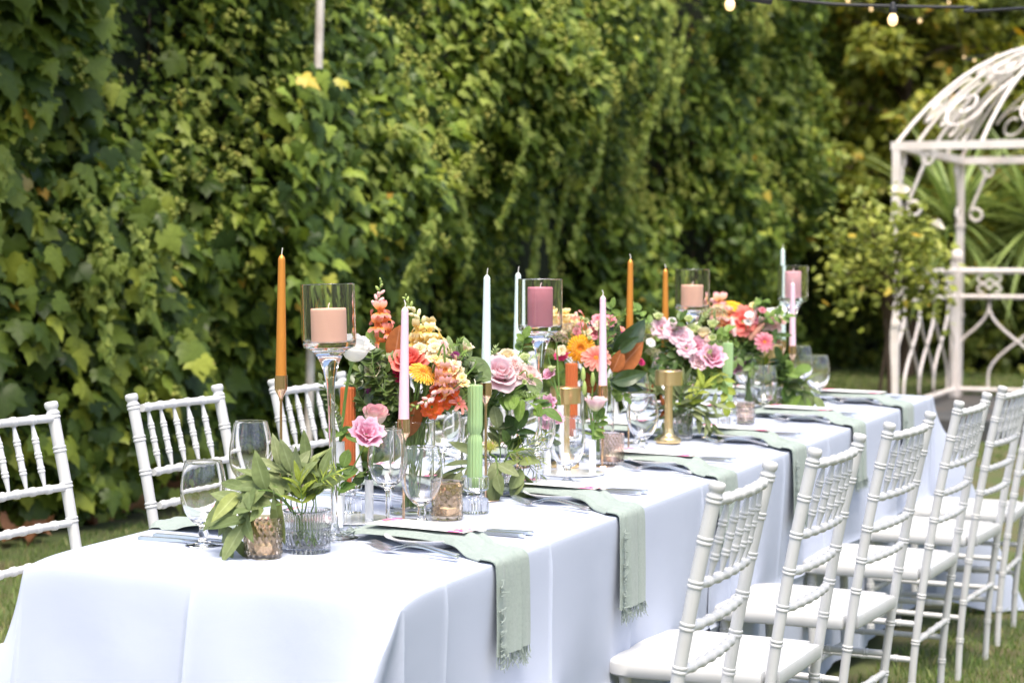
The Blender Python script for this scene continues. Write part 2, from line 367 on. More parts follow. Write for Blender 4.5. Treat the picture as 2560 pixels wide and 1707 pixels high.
HX = -3.02
def bulge(y, z):
    return (0.16 * np.sin(1.1 * y + 0.6 * np.sin(1.7 * z)) + 0.19 * np.sin(2.9 * y + 1.3 * z + 1) + 0.16 * np.sin(2.6 * z - 0.8 * y + 2) + 0.10 * np.sin(6.1 * y + 2 + 1.5 * np.sin(2.2 * z)) * np.sin(5.3 * z + np.sin(3 * y)) + 0.05 * np.sin(13 * y + 3 * z) * np.sin(11 * z - 2 * y)
            + 0.16 * np.clip((z - 1.5) / 1.0, 0, 1) - 0.10 * np.exp(-((z - 1.05) / 0.3) ** 2))
def rnd_dirs(n, base, jit):
    return np.array(base)[None, :] + RNG.normal(0, jit, (n, 3))
LEAF_HEDGE = leafmat("ivy_leaf", [(0, (0.027, 0.052, 0.011)), (0.32, (0.069, 0.116, 0.021)), (0.64, (0.146, 0.215, 0.035)), (0.90, (0.263, 0.342, 0.052)), (0.992, (0.414, 0.448, 0.073)), (1, (0.616, 0.358, 0.056))], 0.38, 0.25)
LEAF_VINE = leafmat("boston_ivy_leaf", [(0, (0.029, 0.054, 0.012)), (0.38, (0.081, 0.125, 0.022)), (0.72, (0.174, 0.233, 0.036)), (0.99, (0.336, 0.375, 0.056)), (1, (0.470, 0.358, 0.134))], 0.36, 0.28)
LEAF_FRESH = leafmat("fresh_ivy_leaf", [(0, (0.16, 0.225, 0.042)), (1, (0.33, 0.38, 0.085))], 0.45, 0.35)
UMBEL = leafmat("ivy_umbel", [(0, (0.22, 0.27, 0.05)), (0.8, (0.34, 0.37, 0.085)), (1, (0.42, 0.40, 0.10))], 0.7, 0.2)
IVY_S = mirror_outline([(0, 0), (0.26, -0.16), (0.48, 0.06), (0.34, 0.22), (0.44, 0.46), (0.2, 0.5), (0, 1.0)])
small_t = leaf_template(IVY_S, 0.22, 0.12); ivy_t = leaf_template(IVY); vine_t = leaf_template(VINE)
hedge = thing("ivy_hedge", "tall ivy-covered garden wall running beside the long table", "hedge", (HX, 8.5, 0))
def hob(name, me, mt, kind=None):
    o = ob(name, me, mt, hedge, loc=(-HX, -8.5, 0))
    if kind: o["kind"] = kind
    return o
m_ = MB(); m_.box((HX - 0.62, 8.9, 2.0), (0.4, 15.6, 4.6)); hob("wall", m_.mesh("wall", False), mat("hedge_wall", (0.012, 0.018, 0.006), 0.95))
def hedge_points(n, y0, y1, z0, z1, depth):
    y = RNG.uniform(y0, y1, n); z = RNG.uniform(z0, z1, n)
    d = RNG.uniform(0, 1, n) ** 1.3 * depth
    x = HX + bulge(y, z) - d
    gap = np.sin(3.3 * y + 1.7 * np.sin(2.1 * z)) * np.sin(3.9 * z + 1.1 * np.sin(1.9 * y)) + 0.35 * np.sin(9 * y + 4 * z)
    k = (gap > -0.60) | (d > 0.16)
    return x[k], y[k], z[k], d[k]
hp = []
def sheet(n, y0, y1, z0, z1, dep, smin, smax):
    x, y, z, d = hedge_points(n, y0, y1, z0, z1, dep); m = len(x)
    pat = 0.75 + 0.35 * np.sin(1.9 * y + 0.7 * z) * np.sin(2.6 * z + 0.5 * y)
    P_ = np.stack([x, y, z], 1); N_ = rnd_dirs(m, (0.8, -0.25, 0.5), 0.48); T_ = rnd_dirs(m, (0.25, 0, -1), 0.5); s_ = (smin + (smax - smin) * RNG.uniform(0, 1, m) ** 1.1) * pat
    for q_, tm in enumerate((small_t, leaf_template(IVY_S, 0.45, 0.35), leaf_template(IVY_S, -0.10, 0.05), leaf_template(IVY, 0.3, -0.12))):
        hp.append(scatter(tm, P_[q_::4], N_[q_::4], T_[q_::4], s_[q_::4]))
sheet(58000, 2.0, 9.0, 0.12, 3.2, 0.40, 0.05, 0.135)
sheet(38000, 9.0, 16.6, 0.1, 4.2, 0.40, 0.05, 0.135)
hob("ivy_foliage", npmesh("ivy_foliage", *join(hp)), LEAF_HEDGE, "stuff")
x, y, z, d = hedge_points(3600, 2.0, 5.6, 0.12, 2.9, 0.16); n = len(x)
keep = (y < 4.1 + 0.5 * np.sin(3 * z)) | ((z < 1.15) & (y < 5.2))
x, y, z = x[keep], y[keep], z[keep]; n = len(x)
hob("vine_foliage", npmesh("vine_foliage", *scatter(vine_t, np.stack([x + 0.03, y, z], 1), rnd_dirs(n, (0.9, -0.3, 0.5), 0.33), rnd_dirs(n, (0.25, 0, -1), 0.38), RNG.uniform(0.065, 0.12, n))), LEAF_VINE, "stuff")
# the large leaves that can be told apart, one by one
bigs = []
for v in range(5):
    tv, tf = leaf_template(VINE if v < 3 else IVY, 0.12 + 0.07 * v, 0.10 + 0.06 * v)
    me = npmesh("large_leaf", tv, tf); me.materials.append(LEAF_VINE); bigs.append(me)
nl = 0
while nl < 300:
    yy = random.uniform(2.7, 5.4); zz = random.uniform(0.25, 2.5)
    if yy > 4.2 and zz > 1.2 and random.random() < 0.8: continue
    xx = HX + float(bulge(np.array(yy), np.array(zz))) + random.uniform(0.03, 0.10)
    N = Vector((0.85, -0.3, 0.5)) + Vector([random.gauss(0, 0.3) for _ in range(3)]); T = Vector((0.2, 0, -1)) + Vector([random.gauss(0, 0.33) for _ in range(3)])
    N.normalize(); T = (T - N * T.dot(N)).normalized(); B = T.cross(N); s = random.uniform(0.08, 0.135)
    M = Matrix(((B.x, T.x, N.x), (B.y, T.y, N.y), (B.z, T.z, N.z))).to_4x4(); M.translation = (xx - HX, yy - 8.5, zz)
    o = ob("leaf", random.choice(bigs), None, hedge, mw=M @ Matrix.Scale(s, 4)); nl += 1
# hanging strands of young ivy
def strand(px, py0, py1, off=0.14):
    """a strand on the hedge face, between two picture heights of one column"""
    r = ray(px, py0); t = (HX + 0.15 - CAM.x) / r.x; A = CAM + r * t
    r2 = ray(px, py1); t2 = (HX + 0.15 - CAM.x) / r2.x; B = CAM + r2 * t2
    z0, z1 = max(A.z, B.z), min(A.z, B.z); yy = A.y
    n = int(45 * (z0 - z1) / 0.5) + 8
    z = np.linspace(z0, z1, n); y = yy + 0.05 * np.sin(z * 5 + px) + RNG.normal(0, 0.018, n)
    x = HX + bulge(y, z) * 0.4 + bulge(np.full(n, yy), np.full(n, z0)) * 0.6 + off + 0.02 * np.sin(z * 7)
    return scatter(ivy_t, np.stack([x, y, z], 1), rnd_dirs(n, (0.9, -0.3, 0.35), 0.4), rnd_dirs(n, (0.1, 0, -1), 0.45), RNG.uniform(0.03, 0.055, n))
SP = [(1541, 20, 420), (1552, 60, 460), (1600, 40, 330), (1622, 120, 300), (1360, 380, 700), (1420, 480, 760), (1465, 400, 720), (1330, 300, 640), (898, 520, 780), (880, 560, 720),
      (30, 330, 520), (50, 380, 640), (262, 520, 700), (310, 560, 800), (240, 450, 760), (270, 640, 900), (1180, 300, 560), (1290, 500, 800), (1490, 500, 800), (1700, 100, 320), (360, 430, 640), (1120, 420, 700)]
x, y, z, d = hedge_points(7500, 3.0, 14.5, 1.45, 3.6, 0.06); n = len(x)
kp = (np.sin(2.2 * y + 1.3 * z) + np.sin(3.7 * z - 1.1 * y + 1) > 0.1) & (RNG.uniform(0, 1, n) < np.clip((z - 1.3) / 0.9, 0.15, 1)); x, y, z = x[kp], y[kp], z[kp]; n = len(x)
hob("young_ivy_top_light", npmesh("young_ivy_top_light", *scatter(small_t, np.stack([x + 0.05, y, z], 1), rnd_dirs(n, (0.7, -0.25, 0.6), 0.45), rnd_dirs(n, (0.25, 0, -1), 0.5), RNG.uniform(0.045, 0.085, n))), LEAF_FRESH, "stuff")  # new leaves, thicker up high; their pale colour also paints the brighter light there
hob("hanging_strands", npmesh("hanging_strands", *join([strand(*s_) for s_ in SP])), LEAF_FRESH, "stuff")
OCT = (np.array([(1, 0, 0), (-1, 0, 0), (0, 1, 0), (0, -1, 0), (0, 0, 1), (0, 0, -1)], float), np.array([(0, 2, 4), (2, 1, 4), (1, 3, 4), (3, 0, 4), (2, 0, 5), (1, 2, 5), (3, 1, 5), (0, 3, 5)]))
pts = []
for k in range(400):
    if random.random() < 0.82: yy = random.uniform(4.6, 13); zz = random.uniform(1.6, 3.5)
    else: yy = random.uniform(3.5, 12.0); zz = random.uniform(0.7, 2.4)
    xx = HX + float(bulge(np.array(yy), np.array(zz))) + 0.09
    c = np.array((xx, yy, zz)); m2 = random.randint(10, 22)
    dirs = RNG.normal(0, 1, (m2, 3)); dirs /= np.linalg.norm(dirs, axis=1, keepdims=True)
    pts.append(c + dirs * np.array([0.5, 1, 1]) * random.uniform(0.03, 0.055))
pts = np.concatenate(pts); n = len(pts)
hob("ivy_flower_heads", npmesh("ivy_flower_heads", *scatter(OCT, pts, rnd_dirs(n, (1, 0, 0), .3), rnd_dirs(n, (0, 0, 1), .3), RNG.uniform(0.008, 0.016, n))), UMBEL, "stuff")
st = MB()
for k in range(70):
    yy = random.uniform(2.2, 16); z1 = random.uniform(1.2, 3.4)
    P = []
    for i in range(8):
        zz = 0.1 + (z1 - 0.1) * i / 7; P.append((HX - 0.36 + 0.4 * float(bulge(np.array(yy), np.array(zz))), yy + 0.15 * math.sin(zz * 2 + k), zz))
    st.add(*tube_vf(P, [0.014 - 0.001 * i for i in range(8)], 5))
hob("woody_stems", st.mesh("woody_stems"), BARK, "stuff")

# ------------------------------------------------------------------ hedge behind the gazebo and trees over it
LEAF_BACK = leafmat("back_hedge_leaf", [(0, (0.040, 0.060, 0.012)), (0.4, (0.095, 0.130, 0.022)), (0.8, (0.17, 0.20, 0.032)), (1, (0.27, 0.28, 0.05))], 0.45, 0.28)
LEAF_YELLOW = leafmat("yellowing_leaf", [(0, (0.13, 0.165, 0.026)), (0.6, (0.23, 0.255, 0.04)), (0.95, (0.34, 0.32, 0.05)), (1, (0.50, 0.28, 0.04))], 0.5, 0.35)
back = thing("back_hedge", "dark green hedge across the garden end behind the gazebo", "hedge", (1.0, 17.0, 0))
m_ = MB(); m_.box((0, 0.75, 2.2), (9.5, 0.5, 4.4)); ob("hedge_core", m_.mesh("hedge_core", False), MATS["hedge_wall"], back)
n = 22000; x = RNG.uniform(-5, 5, n); z = RNG.uniform(0.1, 4.9, n); y = 0.2 * np.sin(2 * x + z) + 0.12 * np.sin(3.7 * z + x) + RNG.uniform(0, 0.4, n)
o = ob("foliage", npmesh("foliage", *scatter(ivy_t, np.stack([x, y, z], 1), rnd_dirs(n, (0, -0.9, 0.45), 0.4), rnd_dirs(n, (0, -0.2, -1), 0.45), RNG.uniform(0.07, 0.13, n))), LEAF_BACK, back); o["kind"] = "stuff"
OVAL = leaf_template(mirror_outline([(0, 0), (0.22, 0.18), (0.30, 0.45), (0.2, 0.78), (0, 1.0)]), 0.25, 0.1)
def crown_tree(name, label, x, y, h0, h1, rad, n, mt, ls, trunk=0.11):
    g = ground(x, y); t = thing(name, label, "tree", (x, y, g))
    P = [(0, 0, -0.05), (0.05, 0.03, h0 * 0.5), (-0.03, 0.05, h0), (0.02, 0, (h0 + h1) / 2), (0.0, 0.02, h1 * 0.93)]
    tk = tube("trunk", spline(P, 5), [trunk * (1 - 0.85 * i / 20) for i in range(21)], BARK, t, 9)
    br = MB(); cent = []
    for k in range(26):
        a = k * 2.4; zz = h0 * 0.85 + (h1 - h0 * 0.85) * (k + 1) / 27; f = math.sin(math.pi * min(0.97, max(0.1, (zz - h0 * 0.7) / (h1 - h0 * 0.6))))
        r = rad * (0.35 + 0.65 * f) * random.uniform(0.75, 1.1)
        e = Vector((math.cos(a) * r, math.sin(a) * r, zz + random.uniform(-.1, .35) * rad * .4))
        br.add(*tube_vf(spline([(0, 0, zz - 0.25 * rad), tuple(e * 0.5 + Vector((0, 0, zz * 0.5))), tuple(e)], 4), [trunk * .4 * (1 - i / 9.5) for i in range(9)], 5)); cent.append((e, r)); cent.append((e * 0.55 + Vector((0, 0, zz * 0.45)), r))
    ob("branches", br.mesh("branches"), BARK, t)
    pts = []
    for c, r in cent:
        m2 = n // len(cent); q = RNG.normal(0, 1, (m2, 3)); q /= np.linalg.norm(q, axis=1, keepdims=True)
        pts.append(np.array(c) + q * (RNG.uniform(0.3, 1, (m2, 1)) ** 0.5) * rad * random.uniform(0.26, 0.42) * np.array([1, 1, 0.75]))
    pts = np.concatenate(pts); m2 = len(pts); nn = pts - np.array([0, 0, (h0 + h1) / 2]); nn /= np.linalg.norm(nn, axis=1, keepdims=True)
    o = ob("crown", npmesh("crown", *scatter(OVAL, pts, nn * 0.6 + np.array([0, 0, .5]) + RNG.normal(0, .4, (m2, 3)), rnd_dirs(m2, (0, 0, -1), .6), RNG.uniform(ls * .7, ls * 1.2, m2))), mt, t); o["kind"] = "stuff"
    return t
crown_tree("garden_tree", "yellow-green leafy tree growing in the corner where the ivy wall meets the back hedge", -2.35, 16.1, 0.9, 4.6, 1.0, 7000, LEAF_YELLOW, 0.13)
crown_tree("garden_tree", "dark olive tree rising above the hedge behind the gazebo dome", -0.9, 18.9, 1.6, 6.2, 1.9, 9000, LEAF_BACK, 0.19, 0.16)
crown_tree("garden_tree", "tall dark tree beyond the hedge, farther from the ivy wall than the olive tree", 2.2, 19.2, 1.6, 6.4, 2.0, 5000, LEAF_BACK, 0.17, 0.17)
crown_tree("garden_tree", "dark tree standing behind the far end of the ivy wall", -4.6, 18.2, 1.6, 6.0, 1.8, 4500, LEAF_BACK, 0.16, 0.16)

# ------------------------------------------------------------------ pole in the ivy, festoon lights
POLEM = mat("pole_paint", (0.72, 0.66, 0.60), 0.6, noise=(12, (0.55, 0.48, 0.42)))
def hedge_xy(px, py, dx=0.1):
    r = ray(px, py); t = (HX + dx - CAM.x) / r.x; return CAM + r * t
A = hedge_xy(796, 90, 0.26)
pole = thing("festoon_pole", "slim weathered white pole standing in the ivy", "pole", (A.x, A.y, ground(A.x, A.y)))
Bm = at_depth(767, 1000, depth((A.x, A.y, 1.0)))
lean = Vector((A.x - Bm.x, A.y - Bm.y, 0)) / max(0.2, (A.z - Bm.z))
tube("shaft", [(-lean.x * 1.8, -lean.y * 1.8, -0.05), (lean.x * 0.8, lean.y * 0.8, 3.0)], 0.020, POLEM, pole, 12)
ob("cap", lathe("cap", [(0, 0.012), (0.012, 0.010), (0.019, 0.0), (0.019, -0.02), (0.0, -0.02)], 12), POLEM, pole, loc=(lean.x * 0.8, lean.y * 0.8, 3.0))
ptop = pole.location + Vector((lean.x * 0.8, lean.y * 0.8, 2.97))
_zc = np.linspace(0.95, hedge_xy(796, 175, 0.26).z, 330); _n = len(_zc)
_cv = np.stack([A.x + 0.04 + RNG.uniform(-0.05, 0.06, _n), A.y + RNG.normal(0, 0.13, _n) - 0.02, _zc + RNG.normal(0, 0.03, _n)], 1)
hob("pole_ivy", npmesh("pole_ivy", *scatter(ivy_t, _cv, rnd_dirs(_n, (0.9, -0.4, 0.45), 0.35), rnd_dirs(_n, (0.2, 0, -1), 0.4), RNG.uniform(0.06, 0.12, _n))), LEAF_HEDGE, "stuff")
p2x, p2y = 2.6, 6.6
pole2 = thing("festoon_pole", "slim white pole carrying the festoon cable across the lawn from the ivy", "pole", (p2x, p2y, ground(p2x, p2y)))
tube("shaft", [(0, 0, -0.05), (0, 0, 2.62)], 0.017, POLEM, pole2, 12)
ob("cap", lathe("cap", [(0, 0.012), (0.012, 0.010), (0.019, 0.0), (0.019, -0.02), (0.0, -0.02)], 12), POLEM, pole2, loc=(0, 0, 2.62))
DC = 6.6
cp = [ptop, at_depth(1500, -82, DC), at_depth(1825, -22, DC), at_depth(2050, 8, DC), at_depth(2232, 16, DC), at_depth(2420, 19, DC), at_depth(2600, 18, DC), Vector((p2x, p2y, ground(p2x, p2y) + 2.58))]
fest = thing("festoon_cable", "black festoon light cable hanging over the table", "cable", ptop)
tube("cable", [p - ptop for p in spline(cp, 10)], 0.0052, BLACKRUB, fest, 8)
conn = at_depth(1897, -2, DC); dirc = (at_depth(1960, 10, DC) - at_depth(1840, -10, DC)).normalized()
ob("connector", lathe("connector", [(0, -0.045), (0.011, -0.045), (0.0135, -0.035), (0.0135, 0.035), (0.011, 0.045), (0, 0.045)], 14), BLACKRUB, fest, mw=Matrix.Translation(conn - ptop) @ frame_z(dirc))
BULB = bpy.data.materials.new("lit_bulb"); BULB.use_nodes = True
e = BULB.node_tree.nodes["Principled BSDF"]; e.inputs["Base Color"].default_value = (1, 0.8, 0.5, 1); e.inputs["Emission Color"].default_value = (1.0, 0.62, 0.25, 1); e.inputs["Emission Strength"].default_value = 0.5
bprof = [(0, -0.044), (0.009, -0.042), (0.0155, -0.034), (0.0175, -0.024), (0.0155, -0.014), (0.011, -0.006), (0.010, 0.0), (0, 0.0)]
bme = lathe("bulb", bprof, 16); bme.materials.append(BULB)
sme = lathe("socket", [(0, -0.002), (0.013, -0.002), (0.014, 0.012), (0.009, 0.03), (0.006, 0.036), (0, 0.036)], 14); sme.materials.append(BLACKRUB)
for px, py, lb in ((1825, -5, "lit round festoon bulb hanging beside the cable connector"), (2232, 33, "lit round festoon bulb hanging over the lawn between the ivy and the gazebo")):
    P = at_depth(px, py, DC); b_ = thing("festoon_bulb", lb, "light bulb", P, group="bulbs on the festoon cable"); ob("bulb", bme, None, b_); ob("socket", sme, None, b_)
# added glowing bulbs standing in for sunset light through the far trees
fb = [(1835 + 0, 14)]
far = [(2120, 12, 16.0), (2178, 33, 16.3), (2300, 62, 15.6), (2372, 18, 15.2), (2410, 155, 15.4), (2436, 162, 15.4), (2492, 150, 15.2)]
farc = [Vector(at_depth(px, py - 14, d)) for px, py, d in sorted(far)]
cab = thing("glow_bulb_cable", "thin dark cable added to carry the sunset glow bulbs in the far trees", "cable", farc[0])
tube("cable", [p - farc[0] for p in spline([farc[0] + Vector((-1.2, 0.6, 0.5))] + farc + [farc[-1] + Vector((3, 0.8, 0.3))], 4)], 0.004, BLACKRUB, cab, 6)
for i, (px, py, d) in enumerate(far):
    P = Vector(at_depth(px, py - 14, d)); o = ob("sunset_glow_bulb", bme, None, None, loc=P, scale=0.5 if i > 2 else 0.7)
    setp(o, "small added bulb standing in for sunset glow among the far trees", "light bulb", "added sunset glow bulbs in the far trees")

# ------------------------------------------------------------------ gazebo
GA, GB = Vector((-1.17, 10.5, 0)), Vector((-1.17, 12.75, 0)); GX1 = 1.1; GT = 2.07
gz0 = ground(GA.x, GA.y)
gaz = thing("gazebo", "white wrought iron gazebo with scrolled dome on the lawn", "gazebo", (-0.035, 11.62, gz0))
go = Vector((0.035, -11.62, -gz0))
def gt(name, pts, r, seg=7, par=gaz): return tube(name, [Vector(p) + go for p in pts], r, IRON, par, seg)
m_ = MB(); m_.box((0, 0, 0.03), (2.62, 2.55, 0.18)); ob("stone_base", m_.mesh("stone_base", False), STONE, gaz)
for x_, y_ in ((GA.x, GA.y), (GA.x, GB.y), (GX1, GA.y), (GX1, GB.y)):
    m_ = MB(); m_.box((x_ + go.x, y_ + go.y, (GT - gz0) / 2 + 0.05), (0.052, 0.052, GT - gz0 - 0.1)); p_ = ob("post", m_.mesh("post", False), IRON, gaz)
    for zz in (0.75, 1.45): 
        m_ = MB(); m_.box((x_ + go.x, y_ + go.y, zz), (0.068, 0.068, 0.03)); ob("collar", m_.mesh("collar", False), IRON, p_)
for P, Q in (((GA.x, GA.y), (GX1, GA.y)), ((GA.x, GB.y), (GX1, GB.y)), ((GA.x, GA.y), (GA.x, GB.y)), ((GX1, GA.y), (GX1, GB.y))):
    c = ((P[0] + Q[0]) / 2 + go.x, (P[1] + Q[1]) / 2 + go.y, GT - gz0); dd = (abs(P[0] - Q[0]) + 0.07, abs(P[1] - Q[1]) - 0.056)
    m_ = MB(); m_.box(c, (max(dd[0], 0.055), max(dd[1], 0.055), 0.055)); ob("top_rail", m_.mesh("top_rail", False), IRON, gaz)
CX, CY = (GA.x + GX1) / 2, (GA.y + GB.y) / 2; HXs, HYs = (GX1 - GA.x) / 2, (GB.y - GA.y) / 2; DH = 0.74
def dome(side, u, v):
    """side 0..3, u -1..1 along the side, v 0 at the rail .. 1 at the apex"""
    s = 1 - v; z = GT + 0.02 + DH * (1 - s ** 2.5)
    p = [(u, -1), (1, u), (-u, 1), (-1, -u)][side]
    return Vector((CX + p[0] * HXs * s, CY + p[1] * HYs * s, z))
for side in range(4):
    for u in (-1, -0.5, 0, 0.5):
        gt("dome_rib", [dome(side, u, k / 12 * 0.97) for k in range(13)], 0.0125, 7)
    def spiral(uc, vc, r, turns, sg, flip, tail):
        pts = []
        for k in range(26):
            t = k / 25; a = sg * (1 - t) * turns * 2 * math.pi; q = r * (0.22 + 0.78 * t)
            x_, y_ = q * math.cos(a), q * math.sin(a) * flip
            pts.append((x_, y_))
        ex, ey = pts[-1]
        for k in range(1, 9): pts.append((ex + tail[0] * (k / 8) ** 1.6, ey + tail[1] * k / 8))
        P = [dome(side, max(-0.99, min(0.99, uc + x_ / (HXs * max(0.25, 1 - vc)))), max(0.0, min(0.9, vc + y_ / 1.28))) for x_, y_ in pts]
        gt("dome_scroll", P, 0.009, 6)
    for c0 in (-0.75, -0.25, 0.25, 0.75):
        sg = 1 if c0 > 0 else -1
        spiral(c0 * 0.98, 0.15, 0.125, 1.35, sg, 1, (-sg * 0.12, 0.24))
        spiral(c0 * 0.95, 0.40, 0.085, 1.3, -sg, -1, (sg * 0.06, 0.20))
ob("finial", lathe("finial", [(0, 0), (0.05, 0.0), (0.03, 0.04), (0.055, 0.10), (0.03, 0.16), (0.008, 0.26), (0, 0.27)], 14), IRON, gaz, loc=(CX + go.x, CY + go.y, GT + DH - gz0))
def bracket(corner, dx, dy):
    pts = []
    for k in range(34):
        t = k / 33
        if t < 0.3: a = (1 - t / 0.3) * 2.2 * math.pi; r = 0.02 + 0.05 * t / 0.3; q = (0.20 - 0.07 - r * math.cos(a) + 0.07, -0.14 + r * math.sin(a) + 0.05)
        elif t < 0.7: s = (t - 0.3) / 0.4; q = (0.20 - 0.13 * s, -0.09 - 0.32 * s)
        else: s = (t - 0.7) / 0.3; a = s * 2.2 * math.pi; r = 0.07 - 0.05 * s; q = (0.07 + r - r * math.cos(a), -0.41 - r * math.sin(a))
        pts.append((corner[0] + dx * q[0], corner[1] + dy * q[0], GT + q[1]))
    gt("bracket_scroll", pts, 0.0115, 6)
for (x_, y_), ds in (((GA.x, GA.y), ((1, 0), (0, 1))), ((GA.x, GB.y), ((1, 0), (0, -1))), ((GX1, GA.y), ((-1, 0), (0, 1))), ((GX1, GB.y), ((-1, 0), (0, -1)))):
    for dx, dy in ds: bracket((x_, y_), dx, dy)
def railing(P, Q, n):
    P, Q = Vector(P), Vector(Q); D = Q - P; L = D.length; zt, z2, zb = 1.10, 0.90, 0.18
    def at(s, z): return (P.x + D.x * s / L, P.y + D.y * s / L, gz0 + z)
    for z, r in ((zt, 0.024), (z2, 0.019), (zb, 0.019)): gt("rail", [at(0, z), at(L, z)], r, 6)
    p = L / n
    for k in range(n):
        s0 = (k + 0.5) * p
        for sg in (-1, 1):
            pts = []
            for j in range(15):
                t = j / 14; e = 0.5 - 0.5 * math.cos(math.pi * min(1, max(0, (t - 0.1) / 0.75)))
                s = s0 + sg * p * e
                pts.append(at(min(L, max(0, s)), z2 - (z2 - zb) * t))
            gt("arch_bar", pts, 0.010, 6)
        for sg in (-1, 1):
            for up in (-1, 1):
                pts = []
                for j in range(16):
                    t = j / 15; a = t * 1.7 * math.pi; r = 0.05 * (1 - 0.6 * t)
                    pts.append(at(s0 + sg * (0.055 - r * math.cos(a)), (zt + z2) / 2 + up * (0.045 - r * math.sin(a) * 0.9)))
                gt("rail_scroll", pts, 0.009, 5)
railing((GA.x, GA.y + 0.04), (GA.x, GB.y - 0.2), 4)
railing((GA.x + 0.03, GB.y - 0.12), (GX1 - 0.03, GB.y - 0.12), 5)
railing((GX1, GA.y + 0.04), (GX1, GB.y - 0.2), 5)
for x_ in (GA.x, GX1):
    m_ = MB(); m_.box((x_ + go.x, GB.y - 0.14 + go.y, 0.62), (0.07, 0.07, 1.10)); q_ = ob("gate_post", m_.mesh("gate_post", False), IRON, gaz)
    ob("ball", lathe("ball", [(0, -0.05)] + [(0.055 * math.sin(t), -0.055 * math.cos(t) + 0.0) for t in [math.pi * k / 10 for k in range(1, 10)]] + [(0, 0.055)], 14), IRON, q_, loc=(x_ + go.x, GB.y - 0.14 + go.y, 1.21))

# ------------------------------------------------------------------ rose bush, yuccas
LEAF_ROSE = leafmat("rose_bush_leaf", [(0, (0.13, 0.165, 0.03)), (0.5, (0.24, 0.285, 0.05)), (0.97, (0.38, 0.40, 0.085)), (1, (0.62, 0.42, 0.06))], 0.4, 0.3)
rp_ = at_depth(2215, 900, 11.6); rx, ry = rp_.x, rp_.y; rg = ground(rx, ry)
rb = thing("rose_bush", "standard rose bush on a thin trunk beside the gazebo post", "bush", (rx, ry, rg))
tube("trunk", spline([(0, 0, -0.03), (0.02, 0, 0.5), (-0.02, 0.02, 0.95)], 6), 0.014, BARK, rb, 7)
tube("stake", [(-0.10, 0.0, -0.03), (0.03, 0.0, 0.95)], 0.011, BARK, rb, 7)
br = MB(); pts = []
for k in range(34):
    a = k * 2.4; el = random.uniform(-0.25, 1.1); r = random.uniform(0.18, 0.37)
    e_ = Vector((math.cos(a) * math.cos(el) * r * 0.95, math.sin(a) * math.cos(el) * r * 0.95, 0.98 + math.sin(el) * r * 1.6 + 0.1))
    br.add(*tube_vf(spline([(0, 0, 0.88), tuple(e_ * 0.5 + Vector((0, 0, 0.55))), tuple(e_)], 4), 0.0045, 5))
    q = RNG.normal(0, 1, (38, 3)) * np.array([0.085, 0.085, 0.085]); pts.append(np.array(e_) + q)
ob("branches", br.mesh("branches"), BARK, rb)
pts = np.concatenate(pts); n = len(pts)
o = ob("crown", npmesh("crown", *scatter(OVAL, pts, rnd_dirs(n, (0, -0.3, 0.8), .5), rnd_dirs(n, (0, 0, -0.6), .6), RNG.uniform(0.04, 0.07, n))), LEAF_ROSE, rb); o["kind"] = "stuff"
def _white_roses():
    for k, (dx, dy, dz) in enumerate(((0.10, -0.12, 0.62), (0.26, 0.05, 0.42))):
        m = MB()
        for lay in range(3):
            for j in range(5):
                a0 = j * 1.257 + lay * 0.6; r0 = 0.012 + 0.013 * lay
                V = []
                for v in range(4):
                    for u in range(5):
                        a = a0 + (u - 2) * 0.32; rr = r0 * (0.35 + 0.8 * math.sin(v / 3 * 1.5)); V.append((rr * math.cos(a), rr * math.sin(a), 0.05 * v / 3 * (1 - 0.22 * lay)))
                m.add(V, [(v * 5 + u, v * 5 + u + 1, (v + 1) * 5 + u + 1, (v + 1) * 5 + u) for v in range(3) for u in range(4)])
        ob("rose_bloom", m.mesh("rose_bloom"), ROSEW, rb, loc=(dx, dy, 0.98 + dz), rot=(0.5, 0.2, k), scale=1.2)
ROSEW = mat("white_rose_petal", (0.84, 0.80, 0.72), 0.6); _white_roses()
def yucca(label, px, py, d, hh):
    P = at_depth(px, py, d); g = ground(P.x, P.y); t = thing("yucca", label, "plant", (P.x, P.y, g))
    hz = P.z - g
    tube("trunk", [(0, 0, -0.05), (0.02, 0, hz * 0.5), (0, 0, hz)], [0.06, 0.05, 0.05], BARK, t, 9)
    V = []; F = []
    for i in range(6):
        s = i / 5; wv = 0.028 * (1 - s) ** 0.5 * (0.5 + min(1, s * 4) * 0.5); V += [(-wv, s, -0.25 * s * s), (0, s, -0.25 * s * s - 0.008), (wv, s, -0.25 * s * s)]
    for i in range(5): F += [(3 * i, 3 * i + 1, 3 * i + 4, 3 * i + 3), (3 * i + 1, 3 * i + 2, 3 * i + 5, 3 * i + 4)]
    me = mesh("leaf", V, F); me.materials.append(LEAF_YUC)
    for k in range(90):
        a = k * 2.39996; el = random.uniform(-0.7, 1.35); D = Vector((math.cos(a) * math.cos(el), math.sin(a) * math.cos(el), math.sin(el)))
        M = Matrix.Translation((0, 0, hz + random.uniform(-0.12, 0.04))) @ D.to_track_quat('Y', 'Z').to_matrix().to_4x4() @ Matrix.Scale(hh * random.uniform(0.75, 1.1), 4)
        ob("leaf", me, None, t, mw=M)
LEAF_YUC = leafmat("yucca_leaf", [(0, (0.13, 0.20, 0.05)), (1, (0.30, 0.38, 0.12))], 0.4, 0.2)
yucca("spiky green yucca just behind the gazebo's ivy-side corner post", 2388, 545, 16.6, 1.05)
yucca("spiky green yucca seen through the middle of the gazebo's back railing", 2590, 545, 16.4, 1.05)
